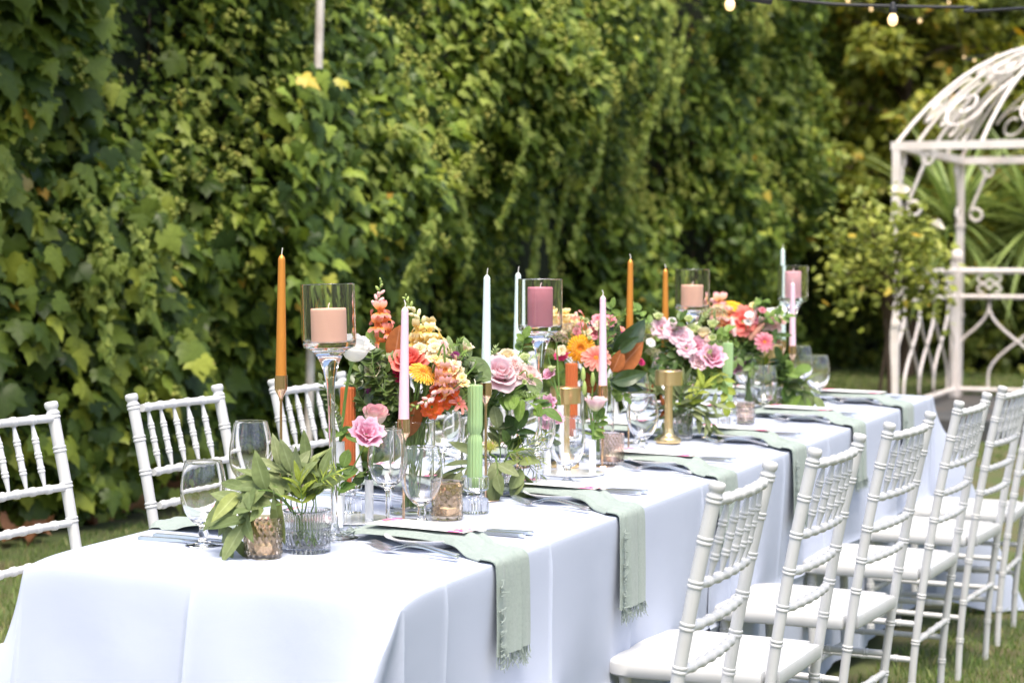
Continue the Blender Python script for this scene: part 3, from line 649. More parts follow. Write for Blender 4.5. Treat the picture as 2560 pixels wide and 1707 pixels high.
# ------------------------------------------------------------------ dead leaves on the grass
DEAD = leafmat("dead_leaf", [(0, (0.20, 0.09, 0.04)), (1, (0.40, 0.20, 0.11))], 0.8, 0.2)
dl = []
for v in range(3):
    tv, tf = leaf_template(VINE, -0.5 - 0.2 * v, 0.3 * v); me = npmesh("fallen_leaf", tv, tf); me.materials.append(DEAD); dl.append(me)
for px, py in [(20, 1330), (60, 1345), (95, 1290), (70, 1320), (30, 1310), (110, 1335), (325, 1255), (335, 1262), (300, 1248), (250, 1275), (180, 1290), (10, 1240), (660, 1115), (735, 1120), (790, 1110), (700, 1135), (140, 1262), (225, 1258), (400, 1240), (450, 1225), (620, 1160), (530, 1190), (45, 1280), (360, 1280)]:
    r = ray(px, py); P = CAM + r * 6
    for _ in range(30): P = P + r * ((ground(P.x, P.y) + 0.03 - P.z) / r.z)
    o = ob("fallen_leaf", random.choice(dl), None, None, loc=(P.x, P.y, ground(P.x, P.y) + 0.035), rot=(random.uniform(-.4, .4), random.uniform(-.4, .4), random.uniform(0, 6.28)), scale=random.uniform(0.09, 0.16))
    setp(o, "dry brown fallen leaf lying on the grass below the ivy", "leaf", "fallen leaves below the ivy")

# ================================================================== TABLES AND CLOTHS
TABM = mat("table_board", (0.55, 0.50, 0.42), 0.6); GREYM = mat("grey_steel", (0.25, 0.25, 0.26), 0.4, metal=0.8)
for k, lb in enumerate(("folding trestle table under the white cloth at the eucalyptus bowl end", "middle folding trestle table hidden under the white cloths", "folding trestle table under the white cloth at the gazebo end")):
    y0, y1 = 0.012 + k * TL / 3, (k + 1) * TL / 3 - 0.012; yc = (y0 + y1) / 2; g = ground(0, yc)
    t = thing("trestle_table", lb, "table", (0, yc, g), group="trestle tables in a row")
    zt = tz(0, yc) - 0.014
    m_ = MB(); V = []
    for sx in (-1, 1):
        for y_ in (y0, y1):
            for dz in (-0.03, 0.0): V.append((sx * (TW / 2 - 0.006), y_ - yc, tz(sx * TW / 2, y_) - 0.012 + dz - g))
    m_.add(V, [(0, 1, 3, 2), (4, 6, 7, 5), (0, 4, 5, 1), (2, 3, 7, 6), (0, 2, 6, 4), (1, 5, 7, 3)]); ob("tabletop", m_.mesh("tabletop", False), TABM, t)
    for sx in (-1, 1):
        for sy in (-1, 1):
            xx, yy = sx * (TW / 2 - 0.08), sy * ((y1 - y0) / 2 - 0.15)
            tube("leg", [(xx, yy, ground(xx, yc + yy) - g - 0.01), (xx, yy, tz(xx, yc + yy) - g - 0.035)], 0.014, GREYM, t, 8)

def cloth(name, label, y0, y1, near, far, lift, seed, D=0.735):
    """a cloth over the stretch y0..y1 of the table; near/far: whether it also hangs over that end"""
    W2 = TW / 2 + lift
    def ts(n): return [0.0, 0.004, 0.009, 0.015, 0.024] + [0.04 + (D - 0.04) * (k / n) for k in range(n + 1)]
    dr = ts(34)
    Ss = [-W2 - d for d in dr[::-1]] + [W2 * (-1 + 2 * k / 24) for k in range(1, 24)] + [W2 + d for d in dr]
    Ts = ([y0 - d for d in dr[::-1]] if near else []) + [y0 + (y1 - y0) * k / 90 for k in range(1 if near else 0, 90 if far else 91)] + ([y1 + d for d in dr] if far else [])
    CY = [y0 + 0.16 + 0.47 * j for j in range(9) if y0 + 0.16 + 0.47 * j < y1 - 0.05]
    Ts = sorted(set(Ts) | {round(c + o, 5) for c in CY for o in (-.012, -.006, -.003, 0, .003, .006, .012)})
    ex = [0.352, 0.361, 0.3665, 0.37, 0.3735, 0.379, 0.388]; Ss = sorted(set(Ss) | {sg * (W2 + v) for v in ex for sg in (-1, 1)} | {-0.032, -0.026, -0.023, -0.02, -0.017, -0.014, -0.008})
    rn = random.Random(seed); ph = [rn.uniform(0, 6.28) for _ in range(8)]
    rd = 0.012
    def hang(a, k):
        """overhang length a with outward lean k -> (outward, down)"""
        if a <= 0: return 0.0, 0.0
        q = 1 - math.exp(-a / rd)
        dn = max(0.0, a - rd * q * 0.6) * math.sqrt(1 - k * k); return rd * 0.55 * q + k * a, dn
    V = []
    for s in Ss:
        for t in Ts:
            a = max(0.0, abs(s) - W2); b = max(0.0, y0 - t) if near else 0.0; c = max(0.0, t - y1) if far else 0.0
            sx = 1 if s > 0 else -1; e = max(b, c); ey = -1 if b > 0 else 1
            bx, by = max(-W2, min(W2, s)), (max(y0, min(y1, t)))
            z0 = tz(bx, by) + lift - (0.013 * math.exp(-math.hypot(W2 - abs(bx), by - y0) / 0.045) if near and (a > 0 or e > 0) else 0)
            x, y, z = bx, by, z0
            crease = lambda v, c_, w_, h_: h_ * math.exp(-((v - c_) / w_) ** 2)
            if a == 0 and e == 0:
                z += 0.0007 * math.sin(9 * s + 4 * t + ph[0]) + 0.0006 * math.sin(17 * t - 6 * s + ph[1]) + 0.0022 * sum(math.exp(-((t - c) / 0.0045) ** 2) for c in CY) + 0.0020 * math.exp(-((s + 0.02) / 0.0045) ** 2)
                ed = min(W2 - abs(s), (t - y0) if near else 9); z -= 0.0025 * math.exp(-ed / 0.012)
                if near: z -= 0.013 * math.exp(-math.hypot(W2 - abs(s), t - y0) / 0.045)
            elif e == 0:
                o_, dn = hang(a, -0.035 if sx > 0 else 0.012); A = min(1, a / 0.5) ** 1.7
                wv = A * (0.012 * math.sin(t * 8.3 + ph[2]) + 0.008 * math.sin(t * 15.7 + ph[3] + 2 * a) + 0.004 * math.sin(t * 37 + ph[4]))
                cr = sum(0.007 * min(1, a / .06) * math.exp(-abs(t - c) / 0.006) for c in CY) + 0.009 * math.exp(-abs(a - 0.37) / 0.009)
                x = bx + sx * (o_ + wv + cr - 0.004 * A); z = z0 - dn
            elif a == 0:
                kk = 0.17 if b > 0 else 0.10
                o_, dn = hang(e, kk); A = min(1, e / 0.5)
                wv = A * (0.014 * math.sin(s * 9 + ph[5]) + 0.008 * math.sin(s * 19 + ph[6])) + min(1, e / 0.16) * (0.005 * math.sin(s * 13 + 2.0 + 3 * e) + 0.0025 * math.sin(s * 31 + 1 - 6 * e)) + 0.007 * math.exp(-abs(s + 0.02) / 0.007) * min(1, e / .06) + 0.0055 * math.exp(-abs(s - 0.23) / 0.007) * min(1, e / .06) + 0.0035 * math.exp(-abs(s + 0.27) / 0.007) * min(1, e / .06)
                y = by + ey * (o_ + wv + (0.30 * e * math.exp(-((W2 - s) / 0.09) ** 2) if b > 0 else 0)); z = z0 - dn
                if b > 0: x = bx - 0.16 * e * math.exp(-((W2 - s) / 0.12) ** 2) * min(1, e / 0.1)
            else:
                r = math.hypot(a, e); f = math.degrees(math.atan2(e, a)); fr = math.radians(f)
                if b > 0 and sx > 0:
                    # the spare cloth folds back behind the end panel's edge
                    rg = Vector((bx - 0.16 * r * min(1, r / 0.1), by - (rd * 0.55 + 0.47 * r))); sd_ = Vector((bx + rd * 0.55 - 0.035 * r, by))
                    w_ = (f / 90) ** 1.7; q = sd_.lerp(rg, w_) + Vector((-0.09, 0.05)) * r * math.sin(2 * fr) ** 2 * min(1, r / 0.15)
                    q += Vector((0.015, 0)) * math.sin(f / 90 * 9) * min(1, r / 0.3)
                    x, y = q.x, q.y; k = min(0.62, (q - Vector((bx, by))).length / max(r, 0.02)) if r > 0.02 else 0.2
                    z = z0 - hang(r, k)[1]
                else:
                    kk = 0.17 if b > 0 else 0.10
                    f0, wd, pk = (55, 24, 0.20) if b > 0 else (45, 24, 0.40)
                    k = 0.012 + (kk - 0.012) * f / 90 + pk * math.exp(-((f - f0) / wd) ** 2) * min(1, r / 0.2)
                    o_, dn = hang(r, k)
                    fr2 = fr + 0.55 * math.sin(2 * fr) * (math.radians(f0) - fr)
                    x = bx + sx * o_ * math.cos(fr2); y = by + ey * o_ * math.sin(fr2); z = z0 - dn
            g = ground(x, y) + 0.012 + 0.006 * math.sin(30 * x) * math.sin(26 * y)
            if z < g: 
                sp = (g - z) * 0.5; z = g
                if a > 0: x += sx * sp * 0.5
                if e > 0: y += ey * sp * 0.5
            V.append((x, y, z))
    nt_ = len(Ts)
    F = [(i * nt_ + j, (i + 1) * nt_ + j, (i + 1) * nt_ + j + 1, i * nt_ + j + 1) for i in range(len(Ss) - 1) for j in range(nt_ - 1)]
    o = ob("tablecloth", mesh("tablecloth", V, F), CLOTH); setp(o, label, "tablecloth", "white tablecloths on the long table")
    o.modifiers.new("smooth", 'SUBSURF').render_levels = 1; o.modifiers["smooth"].levels = 1
    return o
cloth("tablecloth", "white cotton tablecloth draped over the eucalyptus bowl end of the table", 0.0, 1.80, True, False, 0.0035, 3)
cloth("tablecloth", "white cotton tablecloth draped over the gazebo end of the table", 1.66, TL, False, True, 0.0, 5)

# ================================================================== CHAIRS
def ringed(path, r0, r1, rings, rr=0.0021, single=False):
    """dense points along a path (list of Vectors) with turned rings at the given lengths"""
    P = [Vector(p) for p in path]; L = [0]
    for a, b in zip(P, P[1:]): L.append(L[-1] + (b - a).length)
    T = L[-1]
    def at(s):
        s = max(0, min(T, s))
        for i in range(len(P) - 1):
            if s <= L[i + 1] + 1e-9: return P[i].lerp(P[i + 1], (s - L[i]) / max(1e-9, L[i + 1] - L[i]))
        return P[-1]
    prof = [(-.0085, 0), (-.0070, 0), (-.0058, .8), (-.0038, 1), (-.0019, .75), (0, .0), (.0019, .75), (.0038, 1), (.0058, .8), (.0070, 0), (.0085, 0)]
    if single: prof = [(-.0100, 0), (-.0085, 0), (-.006, .8), (-.0025, 1), (0.0, .35), (.0025, 1), (.006, .8), (.0085, 0), (.0100, 0)]
    st = {round(l, 5): 0 for l in L}
    for c in rings:
        for k in [s for s in st if abs(s - c) < 0.0125]: del st[k]
        for o_, b in prof: st[round(c + o_, 5)] = b
    ss = sorted(s for s in st if -1e-6 <= s <= T + 1e-6)
    return [at(s) for s in ss], [r0 + (r1 - r0) * s / T + rr * st[s] for s in ss]
CH = 0.92
post_xz = spline([(0.0, 0, CH), (-0.045, 0, 0.71), (-0.088, 0, 0.455), (-0.118, 0, 0.2), (-0.128, 0, 0.0)], 5)
def build_chair_meshes():
    M = {}
    L = CH
    pts, rad = ringed(post_xz, 0.0134, 0.0100, [0.030, 0.104, 0.182, 0.258, 0.335, 0.41, 0.55, 0.68, 0.80])
    # finial cap
    d0 = (pts[1] - pts[0]).normalized(); top = pts[0]
    cap = [(0.0, 0.0112), (0.002, 0.0142), (0.006, 0.0153), (0.012, 0.0150), (0.015, 0.0134), (0.0175, 0.0118), (0.0195, 0.0118)]
    cut = next(i for i, p in enumerate(pts) if (p - top).length > 0.0205)
    pts2 = [top + d0 * s for s, r in cap] + pts[cut:]; rad2 = [r for s, r in cap] + rad[cut:]
    M["rear_post"] = mesh("rear_post", *tube_vf(pts2, rad2, 14))
    pts, rad = ringed([(0, 0, 0.425), (0.004, 0, 0.2), (0.006, 0, 0)], 0.0134, 0.0100, [0.035, 0.15, 0.28])
    M["front_leg"] = mesh("front_leg", *tube_vf(pts, rad, 12))
    def rail(w, bow, r, nr, sg=True):
        path = [Vector((bow * (1 - (2 * k / 12 - 1) ** 2), w * (k / 12 - 0.5), 0)) for k in range(13)]
        pts, rad = ringed(path, r, r, [w * (k + 1) / (nr + 1) for k in range(nr)], 0.0022, sg)
        return mesh("rail", *tube_vf(pts, rad, 12))
    M["top_rail"] = rail(0.345, 0.014, 0.0092, 5); M["rail"] = rail(0.350, 0.012, 0.0084, 6)
    M["stretcher"] = rail(0.350, 0.0, 0.0084, 3, False)
    w = 0.345; 
    pts, rad = ringed([(0, 0, 0), (0, 0, w)], 0.0084, 0.0084, [0.06, 0.17, 0.28], 0.002)
    M["side_stretcher"] = mesh("side_stretcher", *tube_vf(pts, rad, 10))
    pts, rad = ringed([(0, 0, 0), (0, 0, 0.01), (0, 0, 0.03), (0, 0, 0.045), (0, 0, 0.075), (0, 0, 0.105), (0, 0, 0.12), (0, 0, 0.14), (0, 0, 0.15)], 0.0072, 0.0072, [0.042, 0.075, 0.108], 0.0013)
    rad = [r * (0.42 + 0.58 * min(1, min(p.z, 0.15 - p.z) / 0.036)) for p, r in zip(pts, rad)]
    M["spindle"] = mesh("spindle", *tube_vf(pts, rad, 10))
    # seat: rounded front, notched rear corners
    out = [(-0.078, 0.160), (-0.108, 0.160), (-0.108, 0.192)]
    for k in range(0, 9):
        a = math.pi / 2 * k / 8; out.append((-0.468 + 0.075 + -0.075 * math.sin(a), 0.205 - 0.075 + 0.075 * math.cos(a)))
    out += [(-0.4715, 0.07), (-0.473, 0.0)]
    full = out + [(x, -y) for x, y in out[-2::-1]]
    cx = -0.26
    rings_ = []
    for z, ins in ((0.420, 0.012), (0.4215, 0.004), (0.426, 0.0), (0.447, 0.0), (0.453, 0.003), (0.4555, 0.010), (0.4565, 0.03)):
        rings_.append([(cx + (x - cx) * (1 - ins / 0.2), y * (1 - ins / 0.2), z) for x, y in full])
    V = [p for r in rings_ for p in r] + [(cx, 0, 0.458), (cx, 0, 0.420)]; n = len(full); F = []
    for i in range(len(rings_) - 1):
        for k in range(n): F.append((i * n + k, (i + 1) * n + k, (i + 1) * n + (k + 1) % n, i * n + (k + 1) % n))
    for k in range(n):
        F.append(((len(rings_) - 1) * n + k, len(V) - 2, (len(rings_) - 1) * n + (k + 1) % n)); F.append((k, (k + 1) % n, len(V) - 1))
    M["seat"] = mesh("seat", V, F)
    for m in M.values(): m.materials.append(WHITE)
    return M
CM = build_chair_meshes()
CM["seat"].polygons.foreach_set("use_smooth", [True] * len(CM["seat"].polygons))
def post_x(z):
    for a, b in zip(post_xz, post_xz[1:]):
        if b.z <= z <= a.z: return b.x + (a.x - b.x) * (z - b.z) / (a.z - b.z)
    return 0
def chair(label, x, y, rotz, group, tilt=0.0):
    g = ground(x, y); t = thing("ballroom_chair", label, "chair", (x, y, g), (tilt, 0, rotz), group)
    ob("seat", CM["seat"], None, t)
    for s in (-1, 1):
        ob("rear_post", CM["rear_post"], None, t, loc=(0, s * 0.182, 0))
        ob("front_leg", CM["front_leg"], None, t, loc=(-0.415, s * 0.165, 0))
        for z in (0.20, 0.30):
            A = Vector((post_x(z), s * 0.182, z)); B = Vector((-0.412, s * 0.165, z)); 
            ob("side_stretcher", CM["side_stretcher"], None, t, mw=Matrix.Translation(A) @ frame_z(B - A) @ Matrix.Diagonal((1, 1, (B - A).length / 0.345, 1)))
    ob("top_rail", CM["top_rail"], None, t, loc=(post_x(0.885), 0, 0.885))
    for z in (0.738, 0.662, 0.586): ob("rail", CM["rail"], None, t, loc=(post_x(z), 0, z))
    for z in (0.25,): ob("stretcher", CM["stretcher"], None, t, loc=(post_x(z), 0, z))
    for z in (0.16, 0.26): ob("stretcher", CM["stretcher"], None, t, loc=(-0.411, 0, z), scale=(1, 0.95, 1))
    for k in range(5):
        yy = 0.345 * ((k + 1) / 6 - 0.5); bo = 0.013 * (1 - (2 * yy / 0.345) ** 2)
        A = Vector((post_x(0.738) + bo * 0.9, yy, 0.742)); B = Vector((post_x(0.885) + bo, yy, 0.880))
        ob("spindle", CM["spindle"], None, t, mw=Matrix.Translation(A) @ frame_z(B - A) @ Matrix.Diagonal((1, 1, (B - A).length / 0.15, 1)))
    return t
ORD = ["at the gazebo end", "second from the gazebo end", "third from the gazebo end", "fourth from the gazebo end", "fifth from the gazebo end", "at the eucalyptus bowl end"]
yr = [0.5063, 1.1759, 1.879, 2.6911, 3.3978, 4.02]; ar = [0.0335, -0.0086, -0.0553, -0.0262, -0.0515, 0.02]
for i in range(6):
    chair("white turned bamboo-style chair on the lawn side of the table, " + ORD[5 - i], 0.8135, yr[i], ar[i], "chairs on the lawn side")
yl = [0.4117, 1.0735, 1.7069, 2.38, 3.05, 3.72]
for i in range(6):
    chair("white turned bamboo-style chair on the ivy side of the table, " + ORD[5 - i], -0.7649, yl[i], math.pi + random.uniform(-.02, .02), "chairs on the ivy side")

# ================================================================== PLACE SETTINGS
def strip_mesh(name, path, hw, thick, pleat, seed, flare=None, shear=lambda x: 0):
    """a folded cloth strip: path of (x, z) points, half width hw along y"""
    rn = random.Random(seed); P = smooth_prof(path, 5); n = len(P); m = 15; ph = rn.uniform(0, 6)
    V = []
    for side in (0, 1):
        for i, (x, z) in enumerate(P):
            a = P[max(0, i - 1)]; b = P[min(n - 1, i + 1)]; tx, tzz = b[0] - a[0], b[1] - a[1]; L = math.hypot(tx, tzz) or 1; nx, nz = -tzz / L, tx / L
            s = i / (n - 1); wdt = hw * (flare(s) if flare else 1)
            for k in range(m):
                v = -1 + 2 * k / (m - 1); wv = pleat * (math.sin(v * 7 + ph + 1.5 * s) * 0.6 + math.sin(v * 15 + 2 * ph - 2 * s) * 0.35 + 0.9 * math.exp(-((v - 0.15) / 0.10) ** 2)) * (0.35 + 0.65 * min(1, s * 1.4))
                ed = math.sqrt(max(0, 1 - abs(v) ** 6))
                h = (thick * ed + wv + 0.001) if side else (wv * 0.25 if s > 0.6 else 0)
                if s < 0.62: h -= 0.0045 * abs(v) ** 3
                V.append((x + nx * h, v * wdt + shear(x) + 0.004 * math.sin(9 * s + ph), z + nz * h))
    F = []; q = n * m
    for side in (0, 1):
        for i in range(n - 1):
            for k in range(m - 1):
                f = (side * q + i * m + k, side * q + i * m + k + 1, side * q + (i + 1) * m + k + 1, side * q + (i + 1) * m + k); F.append(f if side else f[::-1])
    for i in range(n - 1):
        F.append((i * m, (i + 1) * m, q + (i + 1) * m, q + i * m)); F.append((i * m + m - 1, q + i * m + m - 1, q + (i + 1) * m + m - 1, (i + 1) * m + m - 1))
    for k in range(m - 1):
        F.append((k, q + k, q + k + 1, k + 1)); F.append((q - m + k, q - m + k + 1, 2 * q - m + k + 1, 2 * q - m + k))
    return mesh(name, V, F)
PLATE = lathe("plate", [(0, 0.003), (0.045, 0.003), (0.052, 0.0), (0.055, 0.003), (0.075, 0.011), (0.0905, 0.0175), (0.0915, 0.0192), (0.0895, 0.0195), (0.074, 0.0135), (0.056, 0.0065), (0.05, 0.006), (0, 0.006)], 48)
PLATE.materials.append(PORCELAIN)
CARD = bpy.data.materials.new("menu_print"); CARD.use_nodes = True
def _card():
    t = CARD.node_tree; b = t.nodes["Principled BSDF"]; b.inputs["Roughness"].default_value = 0.6
    tc = t.nodes.new("ShaderNodeTexCoord"); sp = t.nodes.new("ShaderNodeSeparateXYZ"); t.links.new(tc.outputs["Object"], sp.inputs[0])
    def math_(op, a, b_=None):
        n = t.nodes.new("ShaderNodeMath"); n.operation = op
        for i, v in enumerate((a, b_)):
            if v is None: continue
            if isinstance(v, (int, float)): n.inputs[i].default_value = v
            else: t.links.new(v, n.inputs[i])
        return n.outputs[0]
    nz = t.nodes.new("ShaderNodeTexNoise"); nz.inputs["Scale"].default_value = 110; nz.inputs["Detail"].default_value = 3; t.links.new(tc.outputs["Object"], nz.inputs["Vector"])
    vo = t.nodes.new("ShaderNodeTexVoronoi"); vo.inputs["Scale"].default_value = 95; t.links.new(tc.outputs["Object"], vo.inputs["Vector"])
    masks = []
    for cx, cy in ((-0.092, 0.026), (0.090, -0.024)):
        dx = math_('MULTIPLY', math_('SUBTRACT', sp.outputs[0], cx), 1.0); dy = math_('MULTIPLY', math_('SUBTRACT', sp.outputs[1], cy), 0.62)
        d = math_('SQRT', math_('ADD', math_('MULTIPLY', dx, dx), math_('MULTIPLY', dy, dy)))
        masks.append(math_('LESS_THAN', math_('ADD', d, math_('MULTIPLY', math_('SUBTRACT', nz.outputs[0], 0.5), 0.045)), 0.020))
    mk = math_('MAXIMUM', masks[0], masks[1])
    cr = t.nodes.new("ShaderNodeValToRGB"); e = cr.color_ramp.elements
    for _ in range(3): e.new(0.5)
    for i, (p, c) in enumerate([(0, (0.75, 0.03, 0.22)), (0.3, (0.85, 0.22, 0.42)), (0.55, (0.9, 0.42, 0.5)), (0.78, (0.9, 0.30, 0.10)), (1, (0.42, 0.06, 0.30))]): e[i].position = p; e[i].color = (*c, 1)
    sc = t.nodes.new("ShaderNodeSeparateColor"); t.links.new(vo.outputs["Color"], sc.inputs[0]); t.links.new(sc.outputs[0], cr.inputs[0])
    # faint lines of small print down the middle of the card
    ln = math_('GREATER_THAN', math_('SINE', math_('MULTIPLY', sp.outputs[0], 620)), 0.86)
    n2 = t.nodes.new("ShaderNodeTexNoise"); n2.inputs["Scale"].default_value = 260; t.links.new(tc.outputs["Object"], n2.inputs["Vector"])
    ln = math_('MULTIPLY', ln, math_('GREATER_THAN', n2.outputs[0], 0.5)); ln = math_('MULTIPLY', ln, math_('LESS_THAN', math_('ABSOLUTE', sp.outputs[0]), 0.06)); ln = math_('MULTIPLY', ln, math_('LESS_THAN', math_('ABSOLUTE', sp.outputs[1]), 0.026))
    m1 = t.nodes.new("ShaderNodeMix"); m1.data_type = 'RGBA'; m1.inputs[6].default_value = (0.82, 0.82, 0.81, 1); m1.inputs[7].default_value = (0.70, 0.66, 0.62, 1); t.links.new(ln, m1.inputs[0])
    m2 = t.nodes.new("ShaderNodeMix"); m2.data_type = 'RGBA'; t.links.new(mk, m2.inputs[0]); t.links.new(m1.outputs[2], m2.inputs[6]); t.links.new(cr.outputs[0], m2.inputs[7]); t.links.new(m2.outputs[2], b.inputs["Base Color"])
_card()
_m = MB(); _m.box((0, 0, 0), (0.222, 0.096, 0.0006)); CARDM = _m.mesh("menu_card", False); CARDM.materials.append(CARD)
def bar_vf(pts, wf, tf):
    """flat bar along a path of (x, z); wf half widths (y), tf thicknesses"""
    V = []; F = []; n = len(pts)
    for (x, z), w_, t_ in zip(pts, wf, tf): V += [(x, -w_, z), (x, w_, z), (x, w_ * 0.8, z + t_), (x, -w_ * 0.8, z + t_)]
    for i in range(n - 1):
        for k in range(4): F.append((4 * i + k, 4 * i + (k + 1) % 4, 4 * i + 4 + (k + 1) % 4, 4 * i + 4 + k))
    F += [(3, 2, 1, 0), (4 * n - 4, 4 * n - 3, 4 * n - 2, 4 * n - 1)]
    return V, [f[::-1] for f in F]
# fork along +x: tines at x=0 (tip) .. handle end x=0.205
fk_h = [(0.066, 0.0045), (0.075, 0.006), (0.09, 0.0105), (0.105, 0.0125), (0.13, 0.011), (0.16, 0.0065), (0.19, 0.002), (0.203, 0.0005), (0.206, 0.0005)]
F_HANDLE = mesh("handle", *bar_vf(fk_h, [0.005, 0.0032, 0.0026, 0.0026, 0.003, 0.0042, 0.0058, 0.0064, 0.0055], [0.0018, 0.002, 0.0024, 0.0026, 0.0026, 0.0025, 0.0024, 0.0022, 0.0018]))
F_HEAD = mesh("head", *bar_vf([(0.042, 0.0015), (0.048, 0.0), (0.056, 0.001), (0.066, 0.0045)], [0.0118, 0.0118, 0.010, 0.005], [0.0016, 0.0017, 0.0018, 0.0018]))
F_TINE = mesh("tine", *bar_vf([(0.0, 0.011), (0.01, 0.0085), (0.025, 0.0045), (0.036, 0.0022), (0.044, 0.001)], [0.0006, 0.0012, 0.0016, 0.0018, 0.0019], [0.0010, 0.0013, 0.0015, 0.0016, 0.0016]))
K_HANDLE = mesh("handle", *bar_vf([(0.115, 0.001), (0.13, 0.0006), (0.17, 0.0), (0.205, 0.0), (0.215, 0.0008), (0.218, 0.002)], [0.0045, 0.0055, 0.0065, 0.0075, 0.007, 0.005], [0.004, 0.006, 0.007, 0.007, 0.0062, 0.003]))
K_BLADE = mesh("blade", *bar_vf([(0.0, 0.0022), (0.012, 0.002), (0.05, 0.002), (0.09, 0.002), (0.118, 0.002)], [0.002, 0.0075, 0.0092, 0.0088, 0.005], [0.0006, 0.0010, 0.0014, 0.0018, 0.0026]))
for m in (F_HANDLE, F_HEAD, F_TINE, K_HANDLE, K_BLADE): m.materials.append(STEEL)
def fork(label, loc, rotz, group, lift=0.0):
    t = thing("fork", label, "fork", loc, (0, 0, rotz), group)
    ob("handle", F_HANDLE, None, t); ob("head", F_HEAD, None, t)
    for k in range(4): ob("tine", F_TINE, None, t, loc=(0, (k - 1.5) * 0.0062, 0))
def knife(label, loc, rotz, group):
    t = thing("knife", label, "knife", loc, (0, 0, rotz), group); ob("handle", K_HANDLE, None, t); ob("blade", K_BLADE, None, t)
def fringe_mesh(seed, hw, n=70, ln=0.034, along=False):
    rn = random.Random(seed); m = MB()
    for k in range(n):
        v = rn.uniform(-1, 1) * hw; L = ln * rn.uniform(0.45, 1.1); dx = rn.gauss(0, 0.008); dy = rn.gauss(0, 0.006)
        m.add(*tube_vf([(0, v, 0.004), (rn.gauss(0, .003), v + dx * .4, -L * .5), (dy, v + dx, -L)], [0.0011, 0.0009, 0.0006], 4, False))
    return m.mesh("fringe")
FR = [fringe_mesh(s, 0.071) for s in range(3)]
FRI = [fringe_mesh(s + 9, 0.062, 60, 0.030) for s in range(3)]
FRS = [fringe_mesh(s + 20, 0.085, 46, 0.016) for s in range(2)]
for m in FR + FRI + FRS: m.materials.append(LINEN)
def setting(i, y, sx):
    """sx +1: lawn side, -1: ivy side"""
    side = "lawn side" if sx > 0 else "ivy side"; where = f"at the {side} setting, " + ORD[5 - i]
    rot = 0 if sx > 0 else math.pi
    xp = sx * 0.198; z0 = tz(xp, y) + 0.004
    slope = math.atan(0.0156)
    o = ob("plate", PLATE, None, None, loc=(xp, y - 0.02 * sx, z0 + 0.0005)); setp(o, "white side plate under the napkin " + where, "plate", "side plates")
    # napkin, built at the setting, x outwards
    gx = lambda x: tz(sx * x, y) + 0.005 - z0
    e = TW / 2 + 0.006; hang = random.uniform(0.165, 0.215) if sx > 0 else 0.12
    path = [(0.035, gx(0.03) + 0.012), (0.06, gx(0.06) + 0.016), (0.10, 0.0200), (0.14, 0.0212), (0.20, 0.0210), (0.26, 0.0206), (0.292, 0.0165), (0.320, gx(0.325) + 0.005), (0.352, gx(0.36) + 0.002), (e + 0.002, gx(e) - 0.002), (e + 0.008, gx(e) - 0.02), (e + 0.010, gx(e) - 0.07), (e + 0.012, gx(e) - 0.13), (e + 0.013, gx(e) - hang)]
    t = thing("napkin", "sage green fringed napkin " + where, "napkin", (0, y, z0), (0, 0, rot), "linen napkins")
    hw = random.uniform(0.066, 0.074); sh_ = random.uniform(0.10, 0.135) if sx > 0 else 0.03
    shr = lambda x: 0.02 - sh_ * min(1, max(0, (x - 0.05) / 0.31)) ** 2.2
    ob("folded_cloth", strip_mesh("folded_cloth", path, hw, 0.0062, 0.0058, i * 7 + (1 if sx > 0 else 50), lambda s: 0.84 + 0.2 * s, shr), LINEN, t)
    fo = ob("fringe", FR[i % 3], None, t, loc=(e + 0.017, shr(1), gx(e) - hang + 0.002)); fo["kind"] = "stuff"
    fi = ob("fringe", FRI[i % 3], None, t, loc=(0.036, shr(0), gx(0.03) + 0.014), rot=(0, math.radians(78), 0)); fi["kind"] = "stuff"
    if sx > 0:
        fs = ob("side_fringe", FRS[i % 2], None, t, mw=Matrix.Translation((e + 0.022, shr(1) - hw * 1.0, gx(e) - 0.115)) @ Matrix.Rotation(math.radians(90), 4, 'X')); fs["kind"] = "stuff"
    c = ob("menu_card", CARDM, None, None, loc=(sx * 0.175, y + 0.006 * sx, z0 + 0.0335), rot=(0.0, 0.012 * sx, rot + (-0.09 if sx > 0 else -0.05) + random.uniform(-.03, .03)))
    setp(c, "white floral menu card " + where, "menu card", "menu cards")
    zz = lambda x: tz(x, y) + 0.0045
    for k in range(2):
        fx = 0.105 + 0.012 * k; yy = y - sx * (0.092 + 0.034 * k)
        fork(("inner" if k == 0 else "outer") + " steel fork " + where, (sx * fx, yy, zz(sx * fx)), rot - 0.20 + random.uniform(-.03, .03), "steel forks", 0)
        kx = 0.105 + 0.004 * k; yy = y + sx * (0.136 + 0.036 * k)
        knife(("inner" if k == 0 else "outer") + " steel knife " + where, (sx * kx, yy, zz(sx * kx)), rot + random.uniform(-.03, .03), "steel knives")
for i in range(6):
    setting(i, 0.505 + 0.672 * i, 1)
    setting(i, 0.455 + 0.672 * i, -1)

